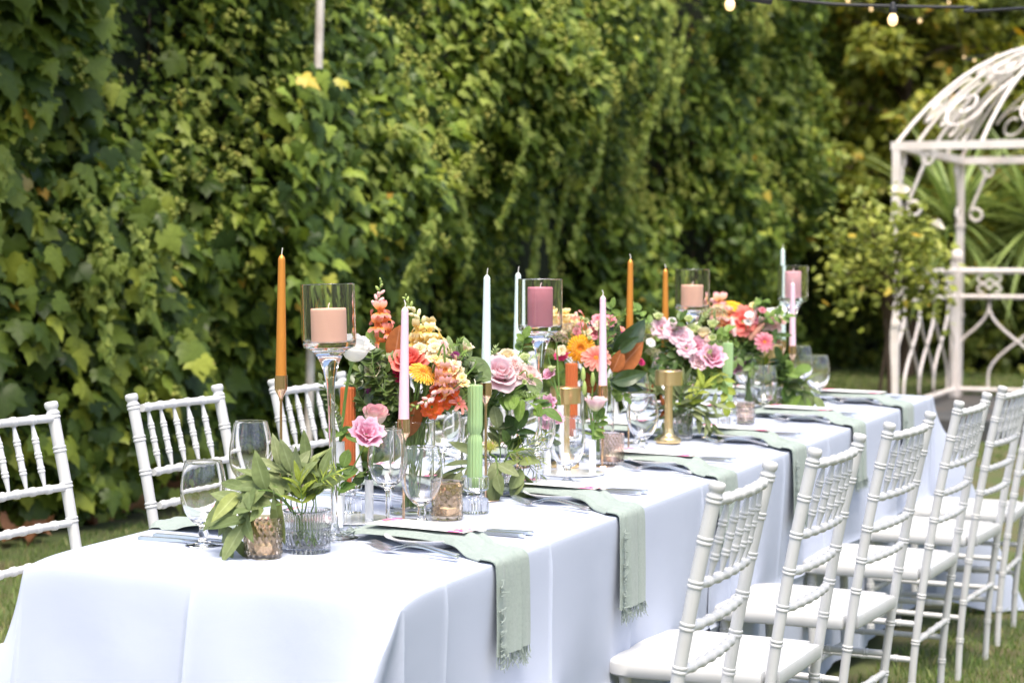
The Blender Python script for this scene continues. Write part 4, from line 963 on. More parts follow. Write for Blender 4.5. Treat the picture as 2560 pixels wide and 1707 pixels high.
# ================================================================== GLASSWARE, CANDLES, LAMPS
def outline_glass(outer, wall, zb):
    """outer: (r, z) bottom to rim of the bowl; returns closed profile with an inner wall down to zb"""
    inner = [(max(0.0, r - wall), z) for r, z in outer[::-1] if z > zb + 0.002]
    return inner
def stemware(base_r, stem_r, knob, bowl, zb):
    b = smooth_prof(bowl, 5)
    prof = [(0, 0.0016), (base_r * 0.5, 0.0008), (base_r * 0.97, 0.0), (base_r, 0.0012), (base_r * 0.97, 0.0026), (base_r * 0.55, 0.0042), (stem_r * 2.1, 0.0075)] + knob + b
    ztop = b[-1][1]
    inn = [(max(0.002, r - 0.0010 - 0.0034 * ((ztop - z) / (ztop - zb)) ** 3), z) for r, z in b[::-1] if z > zb + 0.001]
    inn = [(b[-1][0] - 0.0004, b[-1][1] + 0.0005)] + inn + [(0, zb)]
    return prof + inn
GOB = lathe("goblet", stemware(0.034, 0.006, [(0.0085, 0.012), (0.0075, 0.016), (0.0098, 0.022), (0.0075, 0.028), (0.0085, 0.033)],
            [(0.0095, 0.037), (0.020, 0.044), (0.0325, 0.059), (0.0408, 0.080), (0.0432, 0.101), (0.0405, 0.128), (0.0345, 0.157)], 0.0455), 40)
WINE = lathe("wine_glass", stemware(0.034, 0.0042, [(0.0048, 0.014), (0.0042, 0.035), (0.0042, 0.060), (0.0050, 0.072)],
            [(0.008, 0.078), (0.021, 0.086), (0.034, 0.103), (0.0402, 0.124), (0.0400, 0.146), (0.0355, 0.174), (0.0300, 0.197)], 0.0860), 40)
GOB.materials.append(GLASS); WINE.materials.append(GLASS)
def glass(kind, label, px, py, s=1.0):
    x, y = on_table(px, py); nm = "water_goblet" if kind == 'g' else "wine_glass"
    o = ob(nm, GOB if kind == 'g' else WINE, None, None, loc=(x, y, tz(x, y) + 0.0045), rot=(0, 0, random.uniform(0, 6)), scale=s)
    setp(o, label, "goblet" if kind == 'g' else "wine glass", "stemmed glasses")
glass('g', "short-stemmed clear water goblet beside the knives and the eucalyptus bowl", 509, 1369, 1.02)
glass('w', "tall clear wine glass standing behind the eucalyptus spray", 628, 1322, 1.08)
glass('w', "clear wine glass beside the white bud-vase tubes and the pink taper", 969, 1321)
glass('g', "clear water goblet between the pink taper holder and the amber votive with scroll relief", 1054, 1313)
glass('w', "clear wine glass on the ivy side behind the first tall vase", 1108, 1215, 1.02)
glass('g', "clear water goblet on the ivy side beyond the first tall vase", 1150, 1195)
glass('w', "clear wine glass on the ivy side behind the small bowl of eucalyptus seed pods", 1266, 1175)
glass('g', "clear water goblet on the ivy side near the stem of the mauve candle hurricane", 1312, 1160)
glass('g', "clear water goblet in front of the white bud-vase tray with the pale lisianthus", 1418, 1212)
glass('w', "clear wine glass beside the hurricane stem with the mauve candle", 1345, 1222)
glass('g', "clear water goblet beside the gold lamp and the rose-gold candle foot", 1606, 1137)
glass('w', "clear wine glass just behind the goblet beside the gold lamp", 1590, 1112)
glass('g', "clear water goblet beside the ribbed pink votive", 1910, 1039)
glass('w', "clear wine glass just behind the ribbed pink votive", 1866, 1028)
glass('w', "clear wine glass near the gazebo end next to the last goblet", 2002, 1012)
glass('g', "clear water goblet nearest the gazebo end of the table", 2043, 1004)
glass('g', "clear water goblet on the ivy side behind the third bouquet", 1500, 1090)
glass('w', "clear wine glass on the ivy side behind the fourth bouquet", 1660, 1040)

def candle_taper(label, wax_m, base, cup_py, top_py, metal=COPPER, lean=(0, 0)):
    """a slim holder on the table with a taper candle in it; heights read from the picture"""
    x, y = base; z0 = tz(x, y) + 0.0045
    hc = z_at(x, y, cup_py) - z0; ht = z_at(x, y, top_py) - z0
    t = thing("candle_holder", label[0], "candle holder", (x, y, z0), group="slim metal candle holders")
    ob("foot", lathe("foot", [(0, 0.0), (0.031, 0.0), (0.032, 0.001), (0.031, 0.0022), (0.006, 0.0026), (0, 0.0028)], 32), metal, t)
    tube("rod", [(0, 0, 0.002), (lean[0] * 0.5, lean[1] * 0.5, hc * 0.5), (lean[0], lean[1], hc - 0.045)], 0.0028, metal, t, 10)
    ob("cup", lathe("cup", [(0, 0), (0.0042, 0.0), (0.0042, 0.006), (0.012, 0.021), (0.0132, 0.024), (0.0132, 0.052), (0.0118, 0.052), (0.0115, 0.026), (0, 0.024)], 24), metal, t, loc=(lean[0], lean[1], hc - 0.052))
    c = thing("taper_candle", label[1], "candle", (x + lean[0], y + lean[1], z0 + hc - 0.026), (random.uniform(-.012, .012), random.uniform(-.012, .012), 0), "taper candles")
    L = ht - (hc - 0.026) - 0.012
    body = [(0, 0), (0.0113, 0.0)] + [(0.0116 - (0.0116 - 0.0074) * s, L * s * 0.965) for s in (0.1, 0.3, 0.5, 0.7, 0.85, 1.0)] + [(0.0066, L * 0.977), (0.0048, L * 0.988), (0.0026, L * 0.996), (0.0016, L), (0, L)]
    ob("wax", lathe("wax", body, 24), wax_m, c)
    tube("wick", [(0, 0, L - 0.002), (0.0007, 0.0004, L + 0.007), (0.002 * random.choice((-1, 1)), 0.0, L + 0.014)], 0.0011, WICK, c, 6)
candle_taper(("dark gold slim candle holder standing behind the eucalyptus bowl", "tall pearly orange taper candle rising behind the eucalyptus bowl"), ORANGE_P, on_table(703, 1300), 938, 622)
candle_taper(("rose-gold slim candle holder between the wine glass and the goblet at the first bouquet", "pale pink taper candle in front of the first bouquet"), PINK_P, on_table(1009, 1307), 1047, 752)
candle_taper(("gold slim candle holder behind the ribbed green candle on the glass spool", "white-mint taper candle right beside the first bouquet"), MINT_P, on_table(1214, 1255), 956, 673)
candle_taper(("gold slim candle holder on the ivy side of the mauve candle hurricane", "white-mint taper candle partly behind the mauve candle hurricane"), MINT_P, on_table_line(1293, -0.12), 905, 669)
candle_taper(("rose-gold slim candle holder in front of the diamond-cut votive", "pale pink taper candle in front of the third bouquet"), PINK_P, on_table(1506, 1169), 963, 727)
candle_taper(("rose-gold slim candle holder standing between goblet and diamond-cut votive", "pearly orange taper candle rising out of the third bouquet"), ORANGE_P, on_table(1571, 1131), 912, 637)
candle_taper(("gold slim candle holder hidden behind the fourth bouquet", "pearly orange taper candle beside the peach candle hurricane of the fourth bouquet"), ORANGE_P, on_table_line(1662, -0.08), 885, 662)
candle_taper(("gold slim candle holder behind the bouquet nearest the gazebo", "white-mint taper candle beside the rose candle hurricane at the gazebo end"), MINT_P, on_table_line(1955, -0.10), 850, 612)
candle_taper(("rose-gold slim candle holder by the last two glasses at the gazebo end", "pale pink taper candle in front of the rose candle hurricane at the gazebo end"), PINK_P, on_table_line(1980, 0.04), 864, 698)

def hurricane(label, clabel, base, top_py, wax_m, cr, chh, tilt=(0, 0), sc=1.0):
    x, y = base; z0 = tz(x, y) + 0.0045; H = (z_at(x, y, top_py) - z0)
    t = thing("hurricane_candle_holder", label, "candle holder", (x, y, z0), (tilt[0], tilt[1], 0), "stemmed glass hurricanes")
    hc = 0.120 * sc; R = 0.0525 * sc; zb = H - hc
    sides = [(R * 0.985, zb + 0.004), (R, zb + 0.014), (R, H - 0.001), (R - 0.0008, H), (R - 0.0022, H - 0.001), (R - 0.0022, zb + 0.012), (R - 0.004, zb + 0.007), (0, zb + 0.006)]
    cone = smooth_prof([(0.0070, zb - 0.11), (0.0082, zb - 0.080), (0.0120, zb - 0.056), (0.0190, zb - 0.032), (0.0310, zb - 0.012), (R * 0.95, zb - 0.002)], 4)
    prof = [(0, 0.0035), (0.012, 0.0035), (0.036, 0.0), (0.045, 0.0), (0.0455, 0.0012), (0.044, 0.0026), (0.02, 0.0065), (0.010, 0.014), (0.0068, 0.03), (0.0062, (zb - 0.11) * 0.5)] + cone + sides
    ob("glass", lathe("glass", prof, 48), GLASS, t)
    c = thing("pillar_candle", clabel, "candle", t.matrix_basis @ Vector((0, 0, zb + 0.0066)), (tilt[0], tilt[1], 0), "pillar candles")
    ob("wax", lathe("wax", [(0, 0), (cr * 0.98, 0), (cr, 0.002), (cr, chh - 0.004), (cr * 0.985, chh - 0.001), (cr * 0.95, chh), (cr * 0.6, chh - 0.0015), (0, chh - 0.002)], 40), wax_m, c)
    tube("wick", [(0, 0, chh - 0.004), (0.0006, 0, chh + 0.004), (0.003, 0, chh + 0.010)], 0.0011, WICK, c, 6)
hurricane("tall stemmed glass hurricane with a peach candle behind the eucalyptus bowl", "short peach pillar candle in the hurricane behind the eucalyptus bowl", on_table(838, 1352), 709, PEACH_P, 0.0345, 0.066, (0, -0.033))
hurricane("tall stemmed glass hurricane holding the mauve candle", "mauve pillar candle with bent wick in its glass hurricane", on_table_line(1349, 0.035), 697, MAUVE_P, 0.0300, 0.094)
hurricane("tall stemmed glass hurricane with a peach candle above the fourth bouquet", "peach pillar candle above the fourth bouquet from the eucalyptus end", on_table_line(1728, -0.06), 673, PEACH_P, 0.0335, 0.066)
hurricane("tall stemmed glass hurricane with a rose candle at the gazebo end", "rose pink pillar candle in the hurricane at the gazebo end", on_table_line(1980, -0.02), 664, ROSE_P, 0.0285, 0.094)

def ribbed(n, amp): return lambda an, z, r: amp * (0.5 + 0.5 * math.cos(n * an)) if r > 0.01 else 0
def ribbed_candle(labels, wax_m, base, top_py, waist=0.52):
    x, y = base; z0 = tz(x, y) + 0.0045; H = z_at(x, y, top_py) - z0
    t = thing("glass_candlestick", labels[0], "candlestick", (x, y, z0), group="ribbed glass candlesticks")
    pr = [(0, 0.001), (0.026, 0.0), (0.0275, 0.002), (0.0283, 0.02), (0.0270, 0.029), (0.021, 0.034), (0.0165, 0.036), (0.0165, 0.043), (0.021, 0.046), (0.0275, 0.050), (0.0285, 0.056), (0.0285, 0.077), (0.0262, 0.0775), (0.0205, 0.076), (0.0195, 0.054), (0, 0.052)]
    dsp = lambda an, z, r: 0.0013 * math.cos(26 * an) if r > 0.0235 else 0
    ob("spool", lathe("spool", pr, 104, dsp), GLASS, t)
    c = thing("ribbed_candle", labels[1], "candle", (x, y, z0 + 0.0545), group="ribbed column candles")
    L = H - 0.0545 - 0.008; w_ = L * waist
    pr = [(0, 0), (0.0163, 0.0), (0.0163, w_ - 0.018), (0.0152, w_ - 0.008), (0.0115, w_), (0.0152, w_ + 0.008), (0.0163, w_ + 0.018), (0.0163, L - 0.003), (0.0150, L), (0, L)] if waist else [(0, 0), (0.0163, 0), (0.0163, L - 0.003), (0.0150, L), (0, L)]
    ob("wax", lathe("wax", pr, 96, lambda an, z, r: -0.0014 * abs(math.cos(8 * an)) if r > 0.01 else 0), wax_m, c)
    tube("wick", [(0, 0, L - 0.001), (0.0005, 0, L + 0.006), (-0.002, 0, L + 0.012)], 0.0011, WICK, c, 6)
ribbed_candle(("clear ribbed glass spool holding the ribbed green candle by the scroll votive", "ribbed green column candle with a pinched waist by the first bouquet"), GREEN_P, on_table(1187, 1286), 952, 0.52)
ribbed_candle(("clear ribbed glass spool under the fluted rust candle by the white tubes", "fluted rust-orange candle behind the white bud-vase tubes of the first bouquet"), RUST_P, on_table(870, 1286), 958, 0)
ribbed_candle(("clear ribbed glass spool under the fluted rust candle behind the gold lamp", "fluted rust-orange candle behind the smaller gold lamp shade"), RUST_P, on_table_line(1428, -0.06), 900, 0)
ribbed_candle(("clear ribbed glass spool holding the ribbed green candle by the ribbed pink votive", "ribbed green column candle between the fourth and fifth bouquets"), GREEN_P, on_table(1818, 1067), 850, 0.45)

def diamonds(n, z0, h, amp): return lambda an, z, r: amp * (abs(math.sin(n * an / 2 + math.pi * (z - z0) / h)) + abs(math.sin(n * an / 2 - math.pi * (z - z0) / h)) - 1) if r > 0.02 else 0
def votive(label, base, R, H, mt, disp):
    x, y = base; z0 = tz(x, y) + 0.0045; t = thing("votive_holder", label, "votive", (x, y, z0), (0, 0, random.uniform(0, 3)), "glass votives")
    k = 22; outer = [(R * 0.97, 0.0)] + [(R * (0.97 + 0.03 * j / k), H * j / k) for j in range(1, k)] + [(R, H - 0.003), (R, H)]
    V1, F1 = lathe_vf([(0, 0.0)] + outer + [(R - 0.0022, H + 0.0003), (R - 0.004, H - 0.004), (R - 0.0045, 0.008), (0, 0.007)], 96, lambda an, z, r: disp(an, z, r) if (r > R * 0.955 and 0.004 < z < H - 0.006) else 0)
    ob("glass", mesh("glass", V1, F1), mt, t)
    c = thing("tealight", "white tealight inside the " + label.split(" standing")[0], "candle", (x, y, z0 + 0.0075), group="tealights")
    ob("metal_cup", lathe("metal_cup", [(0, 0), (0.0185, 0.0), (0.0192, 0.014), (0.0185, 0.014), (0.018, 0.002), (0, 0.002)], 24), STEEL, c)
    ob("wax", lathe("wax", [(0, 0.0025), (0.0176, 0.0025), (0.0176, 0.0125), (0.01, 0.0122), (0, 0.012)], 24), WAXW, c)
    tube("wick", [(0, 0, 0.011), (0.0004, 0, 0.018)], 0.0009, WICK, c, 6)
scr = lambda an, z, r: 0.0013 * math.sin(5 * an + 3 * math.sin(z * 160)) * math.cos(z * 210 + 2.2 * math.sin(5 * an)) + 0.0006 * math.cos(40 * an) * (1 if z < 0.014 else 0)
votive("amber quilted glass votive standing under the eucalyptus leaves", on_table(658, 1398), 0.0350, 0.074, AMBER, diamonds(18, 0, 0.022, 0.0020))
votive("amber glass votive with scroll relief standing beside the water goblet", on_table(1118, 1301), 0.0330, 0.078, AMBER, scr)
votive("rose diamond-cut glass votive standing beside the pink taper holder", on_table(1530, 1164), 0.0305, 0.080, ROSEGLASS, diamonds(22, 0, 0.016, 0.0016))
votive("pink ribbed glass votive standing near the gazebo end", on_table(1863, 1060), 0.0300, 0.064, ROSEGLASS, lambda an, z, r: 0.0012 * math.sin(z * 900))

def bud_vase(label, disc, R, tubes):
    x, y = disc; z0 = tz(x, y) + 0.0045; t = thing("bud_vase_stand", label, "bud vase", (x, y, z0), group="white tube bud vases")
    ob("tray", lathe("tray", [(0, 0), (R - 0.001, 0.0), (R, 0.0012), (R - 0.001, 0.0026), (0, 0.0026)], 56), TRAYM, t)
    for (px, py, top) in tubes:
        tx, ty = on_table(px, py); H = z_at(tx, ty, top) - z0
        o = ob("tube", lathe("tube", [(0, 0.0028), (0.0088, 0.0028), (0.0088, H), (0.0076, H + 0.0003), (0.0074, 0.008), (0, 0.0075)], 24), WHITEGLOSS, t, loc=(tx - x, ty - y, 0))
    return t
WHITEGLOSS = mat("white_enamel", (0.82, 0.82, 0.82), 0.25, coat=0.3); TRAYM = mat("white_tray", (0.80, 0.80, 0.79), 0.12, coat=0.6)
tubes1 = [(851, 1316, 1103), (847, 1330, 1237), (923, 1312, 1198)]
tubes2 = [(1400, 1180, 1013), (1481, 1189, 1098), (1368, 1188, 1115)]
bud_vase("round white tray with three white tubes holding single roses", on_table(880, 1304), 0.082, tubes1)
bud_vase("round white tray with three white tubes holding lisianthus stems", on_table(1428, 1187), 0.082, tubes2)

def lamp(label, base, sc=1.0):
    x, y = base; z0 = tz(x, y) + 0.0045; t = thing("table_lamp", label, "lamp", (x, y, z0), group="gold cordless lamps")
    ob("base", lathe("base", [(0, 0), (0.034, 0.0), (0.035, 0.002), (0.035, 0.010), (0.033, 0.013), (0.024, 0.017), (0.016, 0.025), (0.0122, 0.04), (0, 0.04)], 40), GOLD, t, scale=sc)
    ob("stem", lathe("stem", [(0, 0.0), (0.0122, 0.0), (0.0108, 0.06), (0.0115, 0.125), (0, 0.125)], 28), GOLD, t, loc=(0, 0, 0.04 * sc), scale=sc)
    ob("shade", lathe("shade", [(0, 0.041), (0.0365, 0.041), (0.0385, 0.039), (0.0385, 0.0), (0.0372, 0.0), (0.0370, 0.035), (0, 0.036)], 48), GOLD, t, loc=(0, 0, 0.161 * sc), scale=sc)
lamp("small brushed gold lamp beside the white tubes and rust candle", on_table(1413, 1172))
lamp("brushed gold lamp with drum shade standing beside the grey glass bowl", on_table(1671, 1110))
lamp("brushed gold lamp half hidden behind the bouquet nearest the gazebo", on_table_line(1927, -0.03))

def bowl(label, base, R, H, mt):
    x, y = base; z0 = tz(x, y) + 0.0045; t = None
    k = 26; outer = [(R * 0.96, 0.0)] + [(R * (0.97 + 0.03 * j / k), H * j / k) for j in range(1, k)] + [(R, H)]
    def dsp(an, z, r):
        if r < R * 0.94 or z > H * 0.93: return 0
        if z > H * 0.56: return 0.0013 * math.cos(44 * an)
        if z > H * 0.53: return 0.0012
        if z > H * 0.22: return 0.0016 * (abs(math.sin(13 * an + 95 * z)) + abs(math.sin(13 * an - 95 * z)) - 1)
        return 0.0012 * math.cos(30 * an)
    V1, F1 = lathe_vf([(0, 0.0)] + outer + [(R - 0.0025, H + 0.0004), (R - 0.0042, H - 0.003), (R - 0.0048, 0.009), (0, 0.008)], 132, dsp)
    o = ob("glass_bowl", mesh("glass_bowl", V1, F1), mt, None, loc=(x, y, z0)); setp(o, label, "bowl", "cut glass bowls of greenery")
    return Vector((x, y, z0)), R, H
BOWL1 = bowl("clear cut-glass bowl holding the big eucalyptus spray", on_table(767, 1383), 0.0445, 0.078, SMOKE)
BOWL2 = bowl("clear cut-glass bowl of eucalyptus and pods beside the ribbed green candle", on_table(1244, 1241), 0.0280, 0.080, GLASS)
BOWL3 = bowl("grey cut-glass bowl of olive leaves beside the tall gold lamp", on_table(1705, 1101), 0.0290, 0.074, SMOKE)
BOWL4 = bowl("cut-glass bowl of round leaves by the last two glasses", on_table_line(1938, 0.03), 0.0330, 0.070, SMOKE)
def vase(label, base, R, H):
    x, y = base; z0 = tz(x, y) + 0.0045
    o = ob("glass_vase", lathe("glass_vase", [(0, 0), (R - 0.001, 0.0), (R, 0.002), (R, H - 0.001), (R - 0.0008, H), (R - 0.0026, H - 0.001), (R - 0.0026, 0.013), (R - 0.006, 0.009), (0, 0.008)], 56), GLASS, None, loc=(x, y, z0))
    setp(o, label, "vase", "clear cylinder vases")
    return Vector((x, y, z0)), R, H
VASE1 = vase("clear cylinder vase of the first bouquet, beside the pink taper holder", on_table(1031, 1286), 0.0485, 0.195)
VASE2 = vase("clear cylinder vase of the pink rose bouquet behind the green candle", on_table_line(1190, -0.03), 0.036, 0.17)
VASE3 = vase("clear cylinder vase of the yellow gerbera bouquet beside the small gold lamp", on_table_line(1492, -0.03), 0.045, 0.185)
VASE4 = vase("clear cylinder vase of the pale pink bouquet behind the tall gold lamp", on_table_line(1700, -0.03), 0.045, 0.18)
VASE5 = vase("clear cylinder vase of the bouquet nearest the gazebo", on_table_line(1872, -0.03), 0.048, 0.19)

# ================================================================== FLOWERS AND GREENERY
def attr_mesh(name, V, F, edge, mt):
    me = mesh(name, V, F); a = me.attributes.new("edge", 'FLOAT', 'POINT'); a.data.foreach_set("value", [float(e) for e in edge]); me.materials.append(mt); return me
def cup_petal(rb, rt, h, curl, alpha, ruf, seed, nu=8, nv=7, power=0.7, lift=0.0):
    rn = random.Random(seed); p1, p2 = rn.uniform(0, 6), rn.uniform(0, 6); V = []; E = []
    for j in range(nv + 1):
        v = j / nv
        for i in range(nu + 1):
            u = -1 + 2 * i / nu; vv = v * (1 - 0.16 * u * u)
            rad = rb + (rt - rb) * math.sin(min(1, vv * 1.15) * math.pi / 2) ** power
            z = h * vv + lift
            if vv > 0.62:
                q = ((vv - 0.62) / 0.38) ** 2; rad += curl * q; z -= 0.55 * curl * q * (0.7 + 0.5 * abs(u))
            rad += ruf * v * v * (math.sin(5.5 * u + p1) + 0.6 * math.sin(9.7 * u + p2)); z += 0.6 * ruf * v * v * math.sin(7 * u + p2)
            wv = math.sin(math.pi * min(0.93, 0.14 + 0.62 * v)) ** 0.7
            an = u * alpha * wv; V.append((rad * math.cos(an), rad * math.sin(an), z)); E.append(v)
    n = nu + 1; F = [(j * n + i, j * n + i + 1, (j + 1) * n + i + 1, (j + 1) * n + i) for j in range(nv) for i in range(nu)]
    return V, F, E
ROSE_L = [(0.05, 0.17, 0.86, 0.02, 1.9, 0.010, 3, 0.55), (0.07, 0.33, 0.86, 0.06, 1.25, 0.014, 4, 0.6), (0.08, 0.52, 0.78, 0.12, 1.0, 0.018, 5, 0.6), (0.10, 0.72, 0.62, 0.20, 0.85, 0.022, 5, 0.65), (0.10, 0.90, 0.38, 0.26, 0.80, 0.03, 6, 0.75)]
BUD_L = [(0.05, 0.20, 1.25, 0.03, 1.9, 0.012, 3, 0.6), (0.10, 0.42, 1.35, 0.06, 1.3, 0.016, 4, 0.6), (0.12, 0.62, 1.25, 0.14, 1.05, 0.02, 5, 0.55), (0.12, 0.72, 1.05, 0.26, 0.9, 0.03, 4, 0.5)]
LIS_L = [(0.05, 0.28, 0.72, 0.12, 1.3, 0.08, 4, 0.8), (0.08, 0.55, 0.78, 0.20, 1.1, 0.11, 5, 0.75), (0.10, 0.82, 0.66, 0.26, 1.05, 0.13, 6, 0.7)]
CUP_L = [(0.05, 0.45, 1.15, 0.10, 1.2, 0.05, 4, 0.6), (0.10, 0.75, 1.25, 0.25, 1.05, 0.08, 5, 0.6)]
CARN_L = [(0.03, 0.25, 0.62, 0.18, 0.75, 0.07, 6, 0.9), (0.05, 0.48, 0.60, 0.22, 0.6, 0.08, 8, 0.9), (0.05, 0.70, 0.48, 0.26, 0.5, 0.08, 9, 0.9), (0.05, 0.88, 0.28, 0.25, 0.45, 0.08, 10, 0.9)]
OPEN_L = [(0.04, 0.32, 0.55, 0.12, 0.85, 0.04, 4, 0.9), (0.06, 0.75, 0.50, 0.28, 0.62, 0.05, 5, 0.95), (0.05, 1.0, 0.30, 0.25, 0.6, 0.06, 6, 1.0)]
PCACHE = {}
def petals(kind, mt):
    if (kind, mt.name) not in PCACHE:
        L = {'rose': ROSE_L, 'bud': BUD_L, 'lis': LIS_L, 'cup': CUP_L, 'carn': CARN_L, 'open': OPEN_L}[kind]
        PCACHE[(kind, mt.name)] = [[attr_mesh("petal", *cup_petal(*l[:6], seed=11 * k + v, power=l[7]), mt) for v in range(2)] for k, l in enumerate(L)]
        PCACHE[(kind, mt.name, 'n')] = [l[6] for l in L]
    return PCACHE[(kind, mt.name)], PCACHE[(kind, mt.name, 'n')]
CALYX = lathe("calyx", [(0, -0.28), (0.05, -0.25), (0.16, -0.08), (0.20, 0.04), (0.14, 0.10), (0, 0.05)], 10); CALYX.materials.append(STEMG)
def head_axis(P, up=0.7, cam_=0.7, side=0.0):
    tc = (CAM - P).normalized(); return (Vector((0, 0, 1)) * up + tc * cam_ + C_R * side).normalized()
def stem_path(P, axis, R, V):
    """from under a flower head down into its vase V = (place, radius, height)"""
    c, vr, vh = V; a = random.uniform(0, 6.28); q = vr * 0.55
    top = P - axis * R * 0.25; mid = P - axis * R * 1.1
    mouth = c + Vector(((mid.x - c.x) * 0.25, (mid.y - c.y) * 0.25, vh)); off = Vector((mouth.x - c.x, mouth.y - c.y, 0))
    if off.length > vr * 0.75: off = off.normalized() * vr * 0.75; mouth = c + off + Vector((0, 0, vh))
    foot = c - off * 0.7 + Vector((0, 0, 0.012))
    if mid.z < mouth.z + 0.01: mid = (top + mouth) / 2 + Vector((0, 0, 0.02))
    return [top, mid, mouth, foot]
def add_stem(t, pts, r, mt=None):
    M = t.matrix_basis.inverted(); P = [M @ p for p in spline(pts, 5)]
    s = t.matrix_basis.to_scale().x
    return tube("stem", P, r / s, mt or STEMG, t, 6)
def place_head(name, label, cat, P, axis, R, group):
    t = bpy.data.objects.new(name, None); COL.objects.link(t); t.empty_display_size = 0.02
    t.matrix_basis = Matrix.Translation(P) @ frame_z(axis, random.uniform(0, 6.28)) @ Matrix.Scale(R, 4)
    return setp(t, label, cat, group)
def bloom(kind, name, label, px, py, d, rpx, mt, V, group, up=0.7, cm=0.7, side=0.0, sr=0.0022, cat=None, stem_mt=None, pts=None):
    R = rpx * pxm(d); P = at_depth(px, py, d); ax = head_axis(P, up, cm, side)
    P = P - ax * R * 0.35
    t = place_head(name, label, cat or name.split("_")[-1], P, ax, R, group)
    ms, ns = petals(kind, mt); a0 = random.uniform(0, 6)
    for k, n in enumerate(ns):
        for j in range(n):
            M = Matrix.Rotation(a0 + k * 0.7 + 2 * math.pi * j / n + random.uniform(-.08, .08), 4, 'Z') @ Matrix.Rotation(random.uniform(-.05, .05), 4, 'Y')
            ob("petal", ms[k][j % 2], None, t, mw=M)
    ob("calyx", CALYX, None, t)
    add_stem(t, pts or stem_path(P, ax, R, V), sr, stem_mt)
    return t
def strip_petal(L, w0, cup, droop, notch=0.0, nu=2, nv=5):
    V = []; E = []
    for j in range(nv + 1):
        v = j / nv; ww = w0 * (math.sin(math.pi * min(0.9, 0.18 + 0.66 * v)) ** 0.6)
        for i in range(nu + 1):
            u = -1 + 2 * i / nu; V.append((0.16 + (L - 0.16) * (v - (notch * (1 - abs(u)) if j == nv else 0)), u * ww, 0.05 + cup * abs(u) * ww - droop * v * v + 0.10 * math.sin(v * 3))); E.append(v)
    n = nu + 1; return V, [(j * n + i, j * n + i + 1, (j + 1) * n + i + 1, (j + 1) * n + i) for j in range(nv) for i in range(nu)], E
def daisy(name, label, px, py, d, rpx, mt, cmt, V, group, rows, up, cm, side=0.0, cat="gerbera", cr=0.24):
    R = rpx * pxm(d); P = at_depth(px, py, d); ax = head_axis(P, up, cm, side)
    t = place_head(name, label, cat, P, ax, R, group)
    for k, (n, L, w_, droop, z) in enumerate(rows):
        key = ('daisy', mt.name, n, L, w_)
        if key not in PCACHE: PCACHE[key] = attr_mesh("petal", *strip_petal(L, w_, 0.5, droop), mt)
        for j in range(n):
            ob("petal", PCACHE[key], None, t, mw=Matrix.Translation((0, 0, z)) @ Matrix.Rotation(2 * math.pi * (j + 0.5 * (k % 2)) / n + random.uniform(-.04, .04), 4, 'Z') @ Matrix.Rotation(random.uniform(-.07, .07), 4, 'Y'))
    m = MB()
    for j in range(60):
        a = j * 2.39996; r = cr * math.sqrt(j / 60); m.add(*lathe_vf([(0, 0), (0.022, 0.0), (0.026, 0.05), (0.012, 0.08), (0, 0.085)], 5))
        for q in range(len(m.v) - (2 + 15), len(m.v)): x, y, z = m.v[q]; m.v[q] = (x + r * math.cos(a), y + r * math.sin(a), z + 0.07 - 0.05 * (r / cr) ** 2)
    o = ob("centre", m.mesh("centre"), cmt, t); o["kind"] = "stuff"
    ob("calyx", CALYX, None, t); add_stem(t, stem_path(P, ax, R, V), 0.0026)
    return t
G_ROWS = [(30, 1.0, 0.085, 0.10, 0.0), (26, 0.86, 0.08, 0.02, 0.05), (22, 0.60, 0.06, -0.06, 0.08), (18, 0.42, 0.045, -0.10, 0.10)]
Z_ROWS = [(12, 1.0, 0.20, 0.08, 0.0), (10, 0.82, 0.17, -0.06, 0.04)]
# snapdragon floret: short tube with two flared lips
def snap_meshes(mt):
    key = ('snap', mt.name)
    if key in PCACHE: return PCACHE[key]
    m = MB(); E = []
    pts = [(0, 0, 0), (0.25, 0, 0.04), (0.6, 0, 0.06), (0.85, 0, 0.04)]
    v, f = tube_vf(pts, [0.13, 0.22, 0.25, 0.30], 10, False); m.add(v, f); E += [0.25] * len(v)
    for lab, angs, L, tilt, w_ in (("up", (-0.38, 0.38), 0.75, 1.05, 0.36), ("lo", (-0.75, 0, 0.75), 0.6, -0.75, 0.30)):
        for a in angs:
            n0 = len(m.v); V = []; 
            for j in range(5):
                vv = j / 4; ww = w_ * math.sin(math.pi * min(0.88, 0.2 + 0.6 * vv))
                for i in range(4):
                    u = -1 + 2 * i / 3; el = tilt * (0.45 + 0.9 * vv); rr = L * vv
                    x = 0.75 + rr * math.cos(el) * 0.75 - 0.1 * vv * abs(u); z = (0.22 if tilt > 0 else -0.16) + rr * math.sin(el); y = u * ww + a * (0.35 + 0.6 * vv)
                    V.append((x + 0.05 * math.sin(5 * u + 3 * vv), y, z + 0.06 * math.sin(6 * u + a * 4)))
                    E.append(vv if tilt > 0 else (0.0 if vv < 0.35 else vv))
            m.add(V, [(j * 4 + i, j * 4 + i + 1, (j + 1) * 4 + i + 1, (j + 1) * 4 + i) for j in range(4) for i in range(3)])
    me = attr_mesh("floret", m.v, m.f, E, mt); PCACHE[key] = me; return me
BUDM = lathe("bud", [(0, 0), (0.16, 0.06), (0.27, 0.30), (0.26, 0.6), (0.14, 0.92), (0, 1.0)], 9); BUDM.materials.append(BUDG)
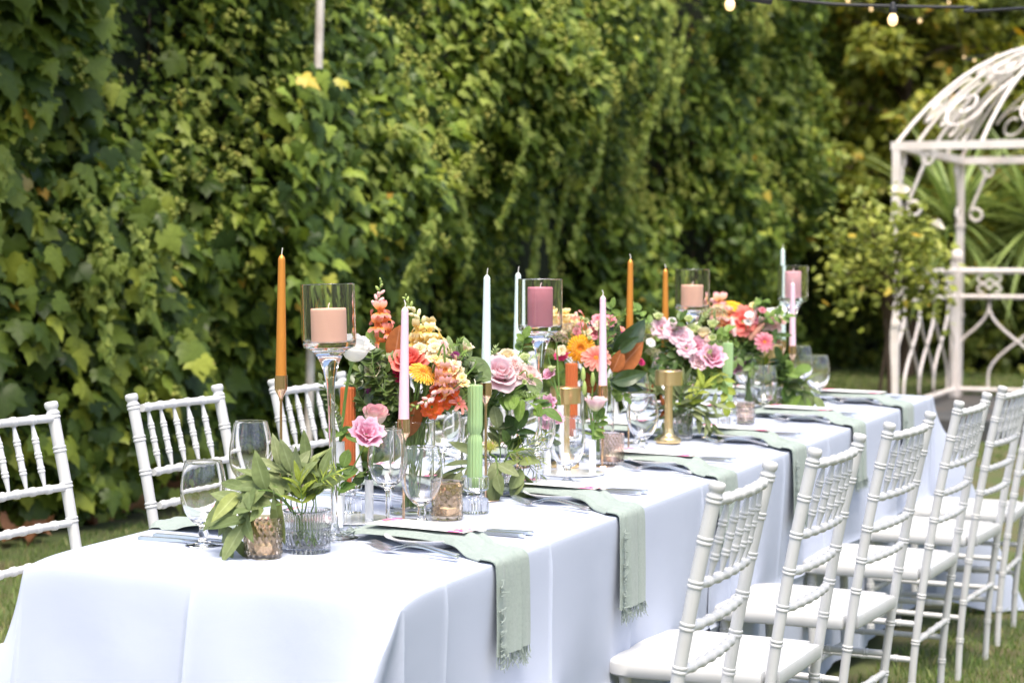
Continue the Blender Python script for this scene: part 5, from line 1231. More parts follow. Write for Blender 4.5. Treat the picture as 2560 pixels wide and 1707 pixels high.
def snapdragon(label, path_px, d, mt, V, group, nfl, nbud, fl_px=26, budmt=None, d2=None):
    """flower spike whose axis runs through the picture points path_px (base first)"""
    n = len(path_px); P = [at_depth(px, py, d + ((d2 or d) - d) * i / (n - 1)) for i, (px, py) in enumerate(path_px)]
    t = thing("snapdragon", label, "snapdragon", P[0], group=group)
    sp = spline(P, 8); base = stem_path(P[0], (sp[1] - sp[0]).normalized(), 0.03, V)
    pts = [p - P[0] for p in (spline(base[::-1][:3] + [P[0]], 5)[:-1] + sp)]
    k0 = len(pts) - len(sp)
    tube("stem", pts, [0.0024] * k0 + [0.0024 - 0.0014 * i / len(sp) for i in range(len(sp))], STEMG, t, 6)
    me = snap_meshes(mt); tot = nfl + nbud
    for k in range(tot):
        s = (k + 0.3) / tot; i = s * (len(sp) - 1); a = sp[int(i)].lerp(sp[min(len(sp) - 1, int(i) + 1)], i - int(i)); tg = (sp[min(len(sp) - 1, int(i) + 1)] - sp[max(0, int(i) - 1)]).normalized()
        an = k * 2.39996 + 0.5; e1 = tg.orthogonal().normalized(); e2 = tg.cross(e1); o_ = e1 * math.cos(an) + e2 * math.sin(an)
        o_ = (o_ + (CAM - a).normalized() * 0.35).normalized()
        D = (o_ * 0.9 + tg * (0.25 if k < nfl else 0.6 + 0.4 * s)).normalized()
        q = D.to_track_quat('X', 'Z') if k < nfl else D.to_track_quat('Z', 'Y')
        M = Matrix.Translation(a - P[0] + D * 0.002) @ q.to_matrix().to_4x4()
        if k < nfl: ob("floret", me, None, t, mw=M @ Matrix.Scale(fl_px * pxm(d) * random.uniform(0.85, 1.1), 4))
        else: ob("bud", BUDM if budmt is None or k > nfl + nbud * 0.55 else budmt, None, t, mw=M @ Matrix.Scale(fl_px * pxm(d) * (0.85 - 0.55 * (k - nfl) / max(1, nbud)), 4))
    return t
def bud_variant(name, mt):
    me = BUDM.copy(); me.materials.clear(); me.materials.append(mt); return me
def cluster(name, label, px, py, d, rpx, mt, V, group, n=150, ball=0.06, flat=0.55, up=0.9, cm=0.4):
    R = rpx * pxm(d); P = at_depth(px, py, d); ax = head_axis(P, up, cm); t = place_head(name, label, "flower head", P, ax, R, group)
    pts = []; m = MB()
    for k in range(n):
        th = k * 2.39996; s = (k + 0.5) / n; r = math.sqrt(s); r *= 1 + 0.12 * math.sin(3 * th)
        z = flat * math.sqrt(max(0, 1 - min(1, s) * 0.96)) + random.uniform(-.05, .05)
        pts.append((r * math.cos(th) + random.uniform(-.05, .05), r * math.sin(th) + random.uniform(-.05, .05), z))
    A = np.array(pts); nn = len(A)
    o = ob("florets", npmesh("florets", *scatter(OCT, A, rnd_dirs(nn, (0, 0, 1), .5), rnd_dirs(nn, (1, 0, 0), .5), RNG.uniform(ball * .7, ball * 1.3, nn))), mt, t); o["kind"] = "stuff"
    for k in range(9):
        p = pts[(k * 17 + 5) % n]; m.add(*tube_vf([(0, 0, -0.4), (p[0] * .5, p[1] * .5, -0.05), (p[0], p[1], p[2])], 0.02, 4, False))
    ob("stalks", m.mesh("stalks"), STEMG, t); add_stem(t, stem_path(P - ax * R * 0.3, ax, R * 0.5, V), 0.002)
    return t

# ------------------------------------------------------------------ leaves
def leaf_grid(wd, fold, bend, tipc=0.0, nv=8, shape='lance'):
    V = []; n = 5
    for j in range(nv + 1):
        v = j / nv
        if shape == 'lance': w_ = wd * (math.sin(math.pi * (v ** 0.75)) ** 0.9) + (0.004 if 0 < j < nv else 0)
        elif shape == 'round': w_ = wd * math.sqrt(max(0, 1 - (2 * v - 1) ** 2)) ** 0.9
        else: w_ = wd * (math.sin(math.pi * v ** 0.9) ** 0.65)
        for i in range(n):
            u = -1 + 2 * i / (n - 1); V.append((u * w_, v, fold * abs(u) * w_ - bend * v * v + 0.012 * math.sin(9 * v + 2 * u)))
    F = [(j * n + i, j * n + i + 1, (j + 1) * n + i + 1, (j + 1) * n + i) for j in range(nv) for i in range(n - 1)]
    return V, F
LG = {}
def leafmesh(shape, wd, fold, bend, mt):
    k = (shape, wd, fold, bend, mt.name)
    if k not in LG:
        V_, F_ = leaf_grid(wd, fold, bend, shape=shape); LG[k] = mesh("leaf", V_, F_); LG[k].materials.append(mt)
        a_ = LG[k].attributes.new("rib", 'FLOAT', 'POINT'); a_.data.foreach_set("value", [1.0 if i % 5 == 2 else 0.0 for i in range(len(V_))])
    return LG[k]
def leaf_at(t, me, P, D, size, N=None):
    """leaf from P (in the thing's frame) along D, its face towards N"""
    D = Vector(D).normalized(); N = Vector(N) if N is not None else Vector((0, 0, 1)); N = (N - D * N.dot(D))
    N = N.normalized() if N.length > 1e-4 else D.orthogonal().normalized(); B = D.cross(N)
    M = Matrix(((B.x, D.x, N.x), (B.y, D.y, N.y), (B.z, D.z, N.z))).to_4x4(); M.translation = P
    return ob("leaf", me, None, t, mw=M @ Matrix.Scale(size, 4))
def sprig(name, label, path, shape, wd, mt, nleaf, size, V, group, spread=0.9, s0=0.15, taper=0.45, fold=0.2, bend=0.15, pair=True, tip=True, joined=False, face=None, sr=0.0017, cat="foliage", jit=0.25):
    """a leafy stem through world points (base first); leaves along it"""
    path = [Vector(p) for p in path]; P0 = path[0]; t = thing(name, label, cat, P0, group=group)
    sp = spline(path, 8); tube("stem", [p - P0 for p in sp], [sr * (1 - 0.6 * i / len(sp)) for i in range(len(sp))], STEMG, t, 6)
    tc = (CAM - P0).normalized(); fc = Vector(face) if face is not None else (tc * 0.6 + Vector((0, 0, 0.8)))
    L = []
    for k in range(nleaf):
        s = s0 + (1 - s0) * (k + 0.5) / nleaf; i = s * (len(sp) - 1); a = sp[int(i)].lerp(sp[min(len(sp) - 1, int(i) + 1)], i - int(i)) - P0
        tg = (sp[min(len(sp) - 1, int(i) + 1)] - sp[max(0, int(i) - 1)]).normalized()
        an = (math.pi * k if pair else k * 2.4) + random.uniform(-.5, .5); e1 = tg.cross(fc).normalized(); e2 = tg.cross(e1)
        o_ = e1 * math.cos(an) + e2 * math.sin(an) * 0.8
        D = (tg * (1.0 - 0.5 * spread) + o_ * spread + Vector([random.gauss(0, jit) for _ in range(3)])).normalized()
        L.append((a, D, size * (1 - (1 - taper) * s) * random.uniform(0.85, 1.15), fc + Vector([random.gauss(0, .35) for _ in range(3)])))
    if tip: L.append((sp[-1] - P0, (sp[-1] - sp[-2]).normalized(), size * (taper + .15), fc))
    me = leafmesh(shape, wd, fold, bend, mt)
    if joined:
        tv, tf = leaf_grid(wd, fold, bend, nv=3, shape=shape); m = MB()
        for a, D, s, N in L:
            D = D.normalized(); N = N - D * N.dot(D); N = N.normalized() if N.length > 1e-4 else D.orthogonal().normalized(); B = D.cross(N)
            m.add([a + s * (B * v[0] + D * v[1] + N * v[2]) for v in tv], tf)
        o = ob("leaves", m.mesh("leaves"), mt, t); o["kind"] = "stuff"
    else:
        for a, D, s, N in L: leaf_at(t, me, a, D, s, N)
    return t
def big_leaf(label, px0, py0, px1, py1, d, mt, wd, group, V, shape='oval', face_side=0.0, fold=0.2, bend=0.15, flip=False, dd=0.0):
    """one large leaf seen from base pixel to tip pixel"""
    A = at_depth(px0, py0, d); B = at_depth(px1, py1, d + dd); t = thing("large_leaf", label, "leaf", A, group=group)
    tc = (CAM - A).normalized() * (-1 if flip else 1) + C_R * face_side
    leaf_at(t, leafmesh(shape, wd, fold, bend, mt), Vector((0, 0, 0)), B - A, (B - A).length, tc)
    pts = stem_path(A, (B - A).normalized(), 0.02, V); tube("stalk", [p - A for p in spline(pts, 4)], 0.0018, STEMG, t, 6)

# petal colours
CORAL = petalmat("coral_petal", (0.70, 0.09, 0.08), (0.88, 0.27, 0.22)); WHITE_PT = petalmat("white_petal", (0.76, 0.77, 0.66), (0.86, 0.85, 0.82), hi=0.5); PINKROSE = petalmat("pink_rose_petal", (0.80, 0.50, 0.55), (0.88, 0.70, 0.74))
PINKEDGE = petalmat("pink_edged_petal", (0.86, 0.76, 0.66), (0.86, 0.34, 0.44), lo=0.62, hi=1.08); LISPINK = petalmat("lisianthus_pink_petal", (0.74, 0.26, 0.42), (0.88, 0.56, 0.68)); BLUSH = petalmat("blush_petal", (0.62, 0.68, 0.40), (0.86, 0.62, 0.64), hi=0.75)
CREAM = petalmat("cream_petal", (0.80, 0.66, 0.36), (0.85, 0.77, 0.58)); PALEPINK = petalmat("pale_pink_petal", (0.80, 0.45, 0.42), (0.87, 0.66, 0.63)); GOLDP = petalmat("gerbera_yellow_petal", (0.82, 0.28, 0.02), (0.90, 0.47, 0.035)); GOLDP2 = petalmat("gerbera_light_petal", (0.85, 0.34, 0.03), (0.92, 0.60, 0.10))
SALMON = petalmat("salmon_petal", (0.70, 0.16, 0.12), (0.88, 0.42, 0.34)); SNAPC = petalmat("snap_coral_petal", (0.86, 0.30, 0.04), (0.82, 0.34, 0.34)); SNAPY = petalmat("snap_yellow_petal", (0.88, 0.62, 0.14), (0.90, 0.82, 0.52)); SNAPP = petalmat("snap_pink_petal", (0.86, 0.44, 0.12), (0.84, 0.46, 0.50))
ORANGEP = petalmat("orange_petal", (0.85, 0.30, 0.03), (0.80, 0.13, 0.05)); HOTPINK = petalmat("hot_pink_petal", (0.50, 0.015, 0.10), (0.78, 0.07, 0.24)); MAGENTA = petalmat("magenta_petal", (0.30, 0.01, 0.18), (0.42, 0.04, 0.28)); GREENW = petalmat("green_white_petal", (0.45, 0.55, 0.18), (0.70, 0.75, 0.42))
ORCHID = petalmat("orchid_petal", (0.80, 0.36, 0.50), (0.87, 0.70, 0.74)); PINKD = petalmat("pink_daisy_petal", (0.72, 0.13, 0.20), (0.86, 0.40, 0.46)); LILYP = petalmat("lily_petal", (0.55, 0.30, 0.14), (0.75, 0.30, 0.22))
SEDUMM = leafmat("sedum_floret", [(0, (0.30, 0.22, 0.17)), (0.6, (0.48, 0.33, 0.29)), (1, (0.34, 0.36, 0.16))], 0.8, 0.1); SEDUMG = leafmat("green_floret", [(0, (0.30, 0.31, 0.13)), (0.6, (0.46, 0.42, 0.24)), (1, (0.55, 0.45, 0.32))], 0.8, 0.1)
DISC_O = mat("orange_disc", (0.72, 0.24, 0.03), 0.8); DISC_Y = mat("yellow_disc", (0.85, 0.52, 0.05), 0.8); DISC_B = mat("brown_disc", (0.30, 0.06, 0.02), 0.8)
BUD_PINK = bud_variant("pink_bud", mat("pink_bud", (0.82, 0.50, 0.46), 0.5, sss=.1)); BUD_CREAM = bud_variant("cream_bud", mat("cream_bud", (0.78, 0.74, 0.42), 0.5, sss=.1))

# ------------------------------------------------------------------ first bouquet
V = VASE1; D0 = depth(V[0]); g = "flowers of the first bouquet"
W_ = " in the first bouquet"
snapdragon("coral pink snapdragon spike rising above the glass vase" + W_, [(968, 862), (955, 815), (945, 770), (948, 735), (953, 700)], D0 + .03, SNAPC, V, g, 9, 9, 27, BUD_PINK)
snapdragon("pale yellow snapdragon spike with green tip" + W_, [(1088, 900), (1078, 845), (1050, 800), (1028, 770), (1013, 742)], D0 + .02, SNAPY, V, g, 10, 14, 27, BUD_CREAM)
snapdragon("yellow orange snapdragon behind the pink taper" + W_, [(1045, 900), (1042, 862), (1052, 835), (1070, 815)], D0 + .05, SNAPY, V, g, 9, 4, 28, BUD_CREAM)
snapdragon("drooping pink snapdragon spike pointing down past the pink taper" + W_, [(1112, 905), (1118, 945), (1088, 985), (1055, 1008), (1014, 1025)], D0 - .07, SNAPP, V, g, 10, 13, 25, BUD_PINK)
bloom('rose', "rose", "coral red rose beside the orange gerbera" + W_, 1022, 897, D0 - .02, 45, CORAL, V, g, 0.8, 0.6)
daisy("gerbera", "orange-yellow gerbera leaning beside the coral rose" + W_, 1056, 934, D0 - .06, 39, GOLDP2, DISC_O, V, g, G_ROWS, 0.75, 0.55, 0.35)
bloom('open', "alstroemeria", "orange red ruffled bloom low" + W_, 1112, 985, D0 - .05, 32, ORANGEP, V, g, 0.4, 0.9, cat="flower")
bloom('open', "alstroemeria", "orange ruffled bloom just over the vase rim" + W_, 1078, 1016, D0 - .06, 26, ORANGEP, V, g, 0.1, 1.0, -0.3, cat="flower")
daisy("alstroemeria", "salmon striped bloom leaning to the green candle" + W_, 1146, 1010, D0 - .05, 30, SALMON, DISC_O, V, g, [(7, 1.0, 0.2, 0.1, 0)], 0.5, 0.6, 0.7, "flower", 0.1)
daisy("aster", "spiky purple aster facing the rust candle" + W_, 912, 985, D0 + .0, 24, MAGENTA, MATS["brown_disc"], V, g, [(34, 1.0, 0.03, .1, 0), (28, .8, .03, -.1, .05), (20, .5, .03, -.2, .1)], 0.3, 0.5, -0.7, "aster", 0.15)
daisy("aster", "spiky purple aster among dark leaves" + W_, 1137, 887, D0 + .02, 19, MAGENTA, MATS["brown_disc"], V, g, [(34, 1.0, 0.03, .1, 0), (28, .8, .03, -.1, .05)], 0.8, 0.4, 0.3, "aster", 0.15)
bloom('cup', "lisianthus", "cream half-open lisianthus beside the white rose" + W_, 938, 925, D0 - .03, 24, CREAM, V, g, 0.2, 0.8, -0.4)
bloom('cup', "lisianthus", "small cream yellow bloom at the edge" + W_, 1166, 873, D0 + .03, 17, CREAM, V, g, 0.9, 0.3, 0.4)
bloom('open', "stock", "pink peach stock bloom beside the orange gerbera" + W_, 1106, 922, D0 - .03, 24, SNAPP, V, g, 0.6, 0.7, 0.2, cat="flower")
bloom('open', "stock", "pink stock bloom low beside the drooping snapdragon" + W_, 1136, 948, D0 - .05, 22, SNAPP, V, g, 0.4, 0.7, 0.5, cat="flower")
bloom('lis', "lisianthus", "dark pink bloom tucked under the coral rose" + W_, 1000, 935, D0 - .01, 20, HOTPINK, V, g, 0.2, 0.9)
gl = "foliage of the first bouquet"
big_leaf("large brown velvety magnolia leaf behind the pink taper" + W_, 985, 905, 1000, 812, D0 + .0, LEAF_BROWN, 0.30, gl, V)
big_leaf("brown magnolia leaf hanging over the vase rim" + W_, 1042, 1000, 1018, 1095, D0 - .04, LEAF_BROWN, 0.26, gl, V)
big_leaf("dark green glossy leaf behind the coral snapdragon" + W_, 955, 905, 925, 815, D0 + .04, LEAF_MID, 0.30, gl, V)
big_leaf("broad pale green leaf leaning over the green candle" + W_, 1160, 900, 1228, 950, D0 + .09, LEAF_PALE, 0.36, gl, V)
big_leaf("narrow pale green leaf standing upright" + W_, 1128, 900, 1120, 838, D0 + .03, LEAF_PALE, 0.2, gl, V)
big_leaf("curled pale leaf at the far edge" + W_, 1176, 895, 1160, 842, D0 + .03, LEAF_PALE, 0.2, gl, V)
for k, (a, b, c_, lb) in enumerate([((985, 1080), (945, 960), (930, 880), "tall dark box sprig at the rust candle side"), ((1000, 1080), (930, 1020), (885, 960), "dark box sprig leaning over the pink-edged rose"), ((1005, 1075), (965, 1000), (972, 900), "dark box sprig under the coral rose"),
        ((1010, 1070), (985, 1010), (900, 930), "dark box sprig spreading towards the white rose"), ((1050, 1060), (1130, 960), (1180, 925), "dark box sprig reaching to the green candle"), ((1055, 1060), (1120, 930), (1150, 880), "dark box sprig behind the purple aster"), ((1060, 1065), (1150, 1000), (1190, 950), "dark box sprig low beside the green candle"), ((990, 1080), (960, 1050), (915, 1060), "short dark box sprig just over the vase rim"), ((1000, 1075), (975, 960), (955, 905), "dark box sprig in the middle of the leaves")]):
    base = V[0] + Vector((random.uniform(-.02, .02), random.uniform(-.02, .02), 0.015)); mouth = V[0] + Vector((random.uniform(-.03, .03), random.uniform(-.03, .03), V[2]))
    dq = 0.10 if k in (4, 5, 6) else 0.0; P = [base, mouth, at_depth(*b, D0 + dq * .6 + random.uniform(-.05, .02)), at_depth(*c_, D0 + dq + random.uniform(-.05, .03))]
    sprig("box_sprig", lb + W_, P, 'oval', 0.26, LEAF_BOX, 52, 0.037, V, gl, 0.85, 0.42, 0.7, joined=True)
# tall single roses in the tubes
def tube_place(tb): x, y = on_table(tb[0], tb[1]); return Vector((x, y, tz(x, y) + 0.012)), Vector((x, y, z_at(x, y, tb[2])))
f1, m1 = tube_place(tubes1[0]); d1 = depth(f1)
P_ = at_depth(884, 893, d1 - .02); bloom('bud', "rose", "single white rose on a tall stem in the white tube beside the hurricane", 884, 886, d1 - .02, 50, WHITE_PT, None, "single stems in the white tubes", 0.9, 0.22, 0.18, 0.0034, pts=[P_, at_depth(868, 960, d1 - .01), at_depth(858, 1040, d1), m1, f1])
t_ = sprig("box_sprig", "small-leaved green sprig curling round the white rose stem", [f1, m1, at_depth(845, 1060, d1 - .02), at_depth(828, 1010, d1 - .02), at_depth(805, 950, d1 - .03)], 'oval', 0.3, LEAF_OLV, 22, 0.024, None, "single stems in the white tubes", 0.9, 0.45, 0.6, joined=True)
sprig("rose_leaf_sprig", "dark rose leaves low on the white rose stem", [m1 - Vector((0, 0, .01)), m1 + Vector((0, 0, .02)), at_depth(866, 1085, d1 - .02)], 'oval', 0.32, LEAF_MID, 6, 0.034, None, "single stems in the white tubes", 1.0, 0.1, 0.8)
f2, m2_ = tube_place(tubes1[1]); d2 = depth(f2)
P_ = at_depth(917, 1100, d2 + .0); bloom('lis', "lisianthus", "ruffled pink lisianthus bending out of the short white tube", 918, 1082, d2 + .0, 42, LISPINK, None, "single stems in the white tubes", 0.55, 0.75, 0.2, 0.0017, pts=[P_, at_depth(898, 1140, d2), at_depth(868, 1195, d2), m2_, f2], stem_mt=MATS["mid_stem"] if "mid_stem" in MATS else None)
sprig("lisianthus_leaves", "bright green leaves at the mouth of the short white tube", [m2_ - Vector((0, 0, .02)), m2_ + Vector((0, 0, .005)), at_depth(850, 1200, d2), at_depth(858, 1168, d2)], 'oval', 0.34, LEAF_MID, 8, 0.036, None, "single stems in the white tubes", 1.1, 0.3, 0.9)
f3, m3 = tube_place(tubes1[2]); d3 = depth(f3)
P_ = at_depth(936, 1062, d3 + .01); bloom('bud', "rose", "pink-edged cream rose behind the ruffled pink lisianthus", 938, 1050, d3 - .0, 40, PINKEDGE, None, "single stems in the white tubes", 1.0, 0.25, 0.12, 0.0026, pts=[P_, at_depth(934, 1120, d3), m3, f3])
sprig("rose_leaf_sprig", "dark rose leaves above the middle white tube", [m3 - Vector((0, 0, .02)), m3 + Vector((0, 0, .01)), at_depth(908, 1185, d3), at_depth(930, 1160, d3)], 'oval', 0.34, LEAF_DARK, 7, 0.034, None, "single stems in the white tubes", 1.1, 0.2, 0.9)

# ------------------------------------------------------------------ second bouquet: pink rose
V = VASE2; D0 = depth(V[0]); g = "flowers of the pink rose bouquet"; W_ = " in the pink rose bouquet"
bloom('rose', "rose", "large pale pink open rose" + W_, 1252, 930, D0 - .06, 50, PINKROSE, V, g, 0.55, 0.75, 0.25)
bloom('rose', "rose", "small cream yellow rose above the carnations" + W_, 1268, 886, D0 + .0, 23, CREAM, V, g, 0.8, 0.5)
for px, py, r, lb in ((1288, 905, 19, "pale pink carnation beside the cream rose"), (1302, 928, 21, "pale pink carnation below the cream rose"), (1333, 940, 24, "pale pink carnation nearest the mauve candle hurricane")):
    bloom('carn', "carnation", lb + W_, px, py, D0 - .05, r, PALEPINK, V, g, 0.6, 0.7, 0.3)
bloom('cup', "lisianthus", "cream green lisianthus bud" + W_, 1312, 898, D0 + .0, 14, GREENW, V, g, 0.8, 0.4)
gl = "foliage of the pink rose bouquet"
big_leaf("round pale green leaf under the carnations" + W_, 1322, 948, 1352, 978, D0 - .06, LEAF_PALE, 0.45, gl, V, 'round')
P0 = V[0] + Vector((0, 0, V[2]))
sprig("ruscus_branch", "glossy dark green branch arching towards the mauve candle hurricane" + W_, [V[0] + Vector((0.005, 0, .012)), P0, at_depth(1262, 990, D0 - .05), at_depth(1310, 1000, D0 - .07), at_depth(1356, 1022, D0 - .08)], 'oval', 0.28, LEAF_MID, 13, 0.050, V, gl, 0.95, 0.45, 0.9)
sprig("ruscus_branch", "dark glossy branch behind the pink rose" + W_, [V[0] + Vector((-0.005, 0, .012)), P0 + Vector((.01, 0, 0)), at_depth(1250, 975, D0 - .02), at_depth(1300, 970, D0 - .03)], 'oval', 0.28, LEAF_DARK, 12, 0.045, V, gl, 0.95, 0.4, 0.8)
sprig("leafy_twig", "thin leafy twig standing up beside the mint taper" + W_, [V[0] + Vector((0, 0.006, .012)), P0, at_depth(1290, 900, D0 + .02), at_depth(1312, 845, D0 + .02)], 'oval', 0.33, LEAF_MID, 9, 0.032, V, gl, 0.9, 0.6, 0.8)
sprig("leafy_twig", "dark leafy twig beside the first bouquet" + W_, [V[0] + Vector((0, -0.006, .012)), P0, at_depth(1215, 980, D0 - .04), at_depth(1208, 930, D0 - .05)], 'oval', 0.3, LEAF_DARK, 12, 0.036, V, gl, 0.9, 0.4, 0.8)

# ------------------------------------------------------------------ lisianthus in the second tray of tubes
g = "stems in the second tray of tubes"
f1, m1 = tube_place(tubes2[1]); d1 = depth(f1); P_ = at_depth(1487, 1025, d1)
bloom('cup', "lisianthus", "blush pink lisianthus with green base in the white tube by the diamond-cut votive", 1488, 1018, d1, 30, BLUSH, None, g, 1.0, 0.15, 0.1, 0.0022, pts=[P_, at_depth(1484, 1060, d1), m1, f1])
for k, (bx, by) in enumerate(((1458, 938), (1482, 950), (1461, 972))):
    t = thing("lisianthus_bud", ["tall green lisianthus bud over the blush lisianthus", "green lisianthus bud beside the pink taper", "small green lisianthus bud below the tall bud"][k], "flower bud", at_depth(bx, by + 16, d1), group=g)
    ob("bud", BUDM, None, t, scale=(0.022, 0.022, 0.036)); M = at_depth(bx, by + 16, d1); tube("stem", [p - M for p in spline([M, at_depth(1474 + k * 4, 1030, d1 + .005), m1 + Vector((.002 * (k - 1), .003, 0)), f1 + Vector((.002 * (k - 1), .002, 0))], 5)], 0.0015, STEMG, t, 6)
sprig("lisianthus_leaves", "green leaves at the mouth of the tube under the blush lisianthus", [m1 - Vector((0, 0, .02)), m1 + Vector((0, 0, .01)), at_depth(1492, 1070, d1), at_depth(1500, 1045, d1)], 'oval', 0.34, LEAF_MID, 9, 0.030, None, g, 1.1, 0.2, 0.8)
f1, m1 = tube_place(tubes2[2]); d1 = depth(f1)
for k, (bx, by, r) in enumerate(((1370, 1008, 22), (1372, 1036, 22), (1392, 1046, 18), (1366, 1066, 18))):
    bloom('lis', "sweet_pea", ["top", "second", "third", "lowest"][k] + " ruffled pink bloom on the stem in the short tube by the water goblet", bx, by, d1, r, LISPINK, None, g, 0.5, 0.8, 0.2 * (k - 1), 0.0014, cat="flower", pts=[at_depth(bx, by + 12, d1), at_depth(1370, 1085, d1), m1, f1])
sprig("lisianthus_leaves", "dark leaves at the mouth of the short tube by the water goblet", [m1 - Vector((0, 0, .02)), m1 + Vector((0, 0, .005)), at_depth(1366, 1105, d1), at_depth(1378, 1085, d1)], 'oval', 0.34, LEAF_DARK, 7, 0.030, None, g, 1.1, 0.2, 0.9)
f1, m1 = tube_place(tubes2[0]); d1 = depth(f1)
bloom('lis', "lisianthus", "lilac pink lisianthus on the tall stem beside the small gold lamp", 1370, 936, d1, 20, LISPINK, None, g, 0.7, 0.5, -0.3, 0.0018, pts=[at_depth(1374, 950, d1), at_depth(1396, 985, d1), m1, f1])
bloom('cup', "lisianthus", "pale yellow lisianthus bud on the tall stem beside the small gold lamp", 1379, 925, d1 - .01, 11, GREENW, None, g, 1.0, 0.2, 0.0, 0.0016, pts=[at_depth(1381, 935, d1), at_depth(1394, 980, d1), m1, f1])
cluster("sedum_head", "mauve green sedum head on the thick stem above the small gold lamp", 1392, 848, d1, 28, SEDUMM, (f1 - Vector((0, 0, .012)), 0.006, m1.z - f1.z + .012), g)
cluster("sedum_head", "smaller green sedum head below the mauve one", 1372, 882, d1, 17, SEDUMG, (f1 - Vector((0, 0, .012)), 0.006, m1.z - f1.z + .012), g)

# ------------------------------------------------------------------ third bouquet: yellow gerbera and magnolia
V = VASE3; D0 = depth(V[0]); g = "flowers of the yellow gerbera bouquet"; W_ = " in the yellow gerbera bouquet"
daisy("gerbera", "yellow orange gerbera facing the glasses" + W_, 1452, 872, D0 - .06, 37, GOLDP, DISC_O, V, g, G_ROWS, 0.15, 1.0, -0.1)
daisy("zinnia", "salmon zinnia with dark orange centre" + W_, 1490, 896, D0 - .08, 39, SALMON, DISC_O, V, g, Z_ROWS, 0.5, 0.8, 0.1, "zinnia", 0.16)
snapdragon("pale yellow snapdragon blooms behind the mauve candle" + W_, [(1440, 850), (1425, 815), (1400, 800), (1375, 790)], D0 + .02, SNAPY, V, g, 10, 2, 26, BUD_CREAM)
snapdragon("peach yellow snapdragon above the gerbera" + W_, [(1460, 850), (1445, 815), (1438, 790)], D0 + .04, SNAPC, V, g, 7, 2, 25, BUD_PINK)
cluster("sedum_head", "mauve sedum head beside the gerbera" + W_, 1425, 824, D0 - .03, 26, SEDUMM, V, g)
for px, py, r, lb in ((1502, 800, 21, "coral pink stock bloom on top"), (1515, 826, 22, "coral pink stock bloom beside the pink taper"), (1490, 828, 20, "coral pink stock bloom at the taper's ivy side"), (1522, 800, 17, "rosy stock bloom highest beside the taper")):
    bloom('open', "stock", lb + W_, px, py, D0 + .0, r, PINKD, V, g, 0.6, 0.7, cat="flower")
bloom('cup', "stock", "green stock bud cluster below the coral stock" + W_, 1520, 856, D0 - .01, 14, GREENW, V, g, 0.5, 0.7, cat="flower")
bloom('carn', "carnation", "hot pink carnation beside the sedum" + W_, 1402, 884, D0 - .02, 18, HOTPINK, V, g, 0.5, 0.8, -0.3)
bloom('carn', "carnation", "hot pink carnation under the magnolia leaves" + W_, 1604, 903, D0 + .02, 11, HOTPINK, V, g, 0.5, 0.6, 0.6)
bloom('carn', "carnation", "purple pink carnation among magnolia leaves" + W_, 1556, 838, D0 + .0, 16, MAGENTA, V, g, 0.7, 0.6, 0.2)
bloom('open', "stock", "peach bloom beside the orange taper" + W_, 1544, 825, D0 + .02, 18, SNAPC, V, g, 0.8, 0.5, cat="flower")
gl = "magnolia leaves of the yellow gerbera bouquet"
for a, b, dd, mt_, wd, lb, sd in (((1535, 905), (1618, 798), -.02, LEAF_MAG, 0.23, "large dark glossy magnolia leaf pointing up past the orange taper", 0.2), ((1545, 880), (1600, 842), -.05, LEAF_MAG, 0.22, "dark magnolia leaf lying under the tall one", 0.3), ((1540, 930), (1612, 855), -.04, LEAF_BROWN, 0.25, "brown-backed magnolia leaf beneath the dark leaves", 0.2), ((1530, 955), (1620, 930), -.07, LEAF_MAG, 0.22, "dark magnolia leaf reaching out over the gold lamp", 0.0), ((1520, 950), (1610, 975), -.06, LEAF_MAG, 0.19, "lowest dark magnolia leaf leaning to the gold lamp", 0.2),
        ((1480, 985), (1466, 930), -.05, LEAF_BROWN, 0.30, "brown magnolia leaf under the zinnia", 0.0), ((1518, 880), (1548, 800), -.01, LEAF_MAG, 0.24, "dark magnolia leaf standing behind the pink taper", 0.1), ((1500, 840), (1465, 795), .01, LEAF_MAG, 0.24, "dark leaf behind the yellow snapdragon", 0.0), ((1455, 850), (1462, 808), .0, LEAF_BROWN, 0.28, "small brown leaf above the gerbera", 0.0), ((1530, 930), (1560, 872), -.06, LEAF_BROWN, 0.3, "curled brown magnolia leaf in the middle", 0.3)):
    big_leaf(lb + W_, *a, *b, D0 + dd, mt_, wd, gl, V, shape='lance', face_side=sd, fold=0.35, bend=0.22)
P0 = V[0] + Vector((0, 0, V[2]))
for c_, lb in (((1530, 770), "fine leafy twig standing tallest"), ((1470, 960), "small leafy twig over the rim"), ((1560, 990), "narrow-leaved twig leaning to the goblet"), ((1440, 930), "leafy twig below the gerbera")):
    sprig("leafy_twig", lb + W_, [V[0] + Vector((random.uniform(-.01, .01), .0, .012)), P0 + Vector((random.uniform(-.02, .02), 0, 0)), at_depth((c_[0] + 1500) / 2, (c_[1] + 940) / 2, D0 - .02), at_depth(*c_, D0 - .03)], 'oval', 0.28, LEAF_MID, 14, 0.034, V, "twigs of the yellow gerbera bouquet", 0.9, 0.5, 0.7)

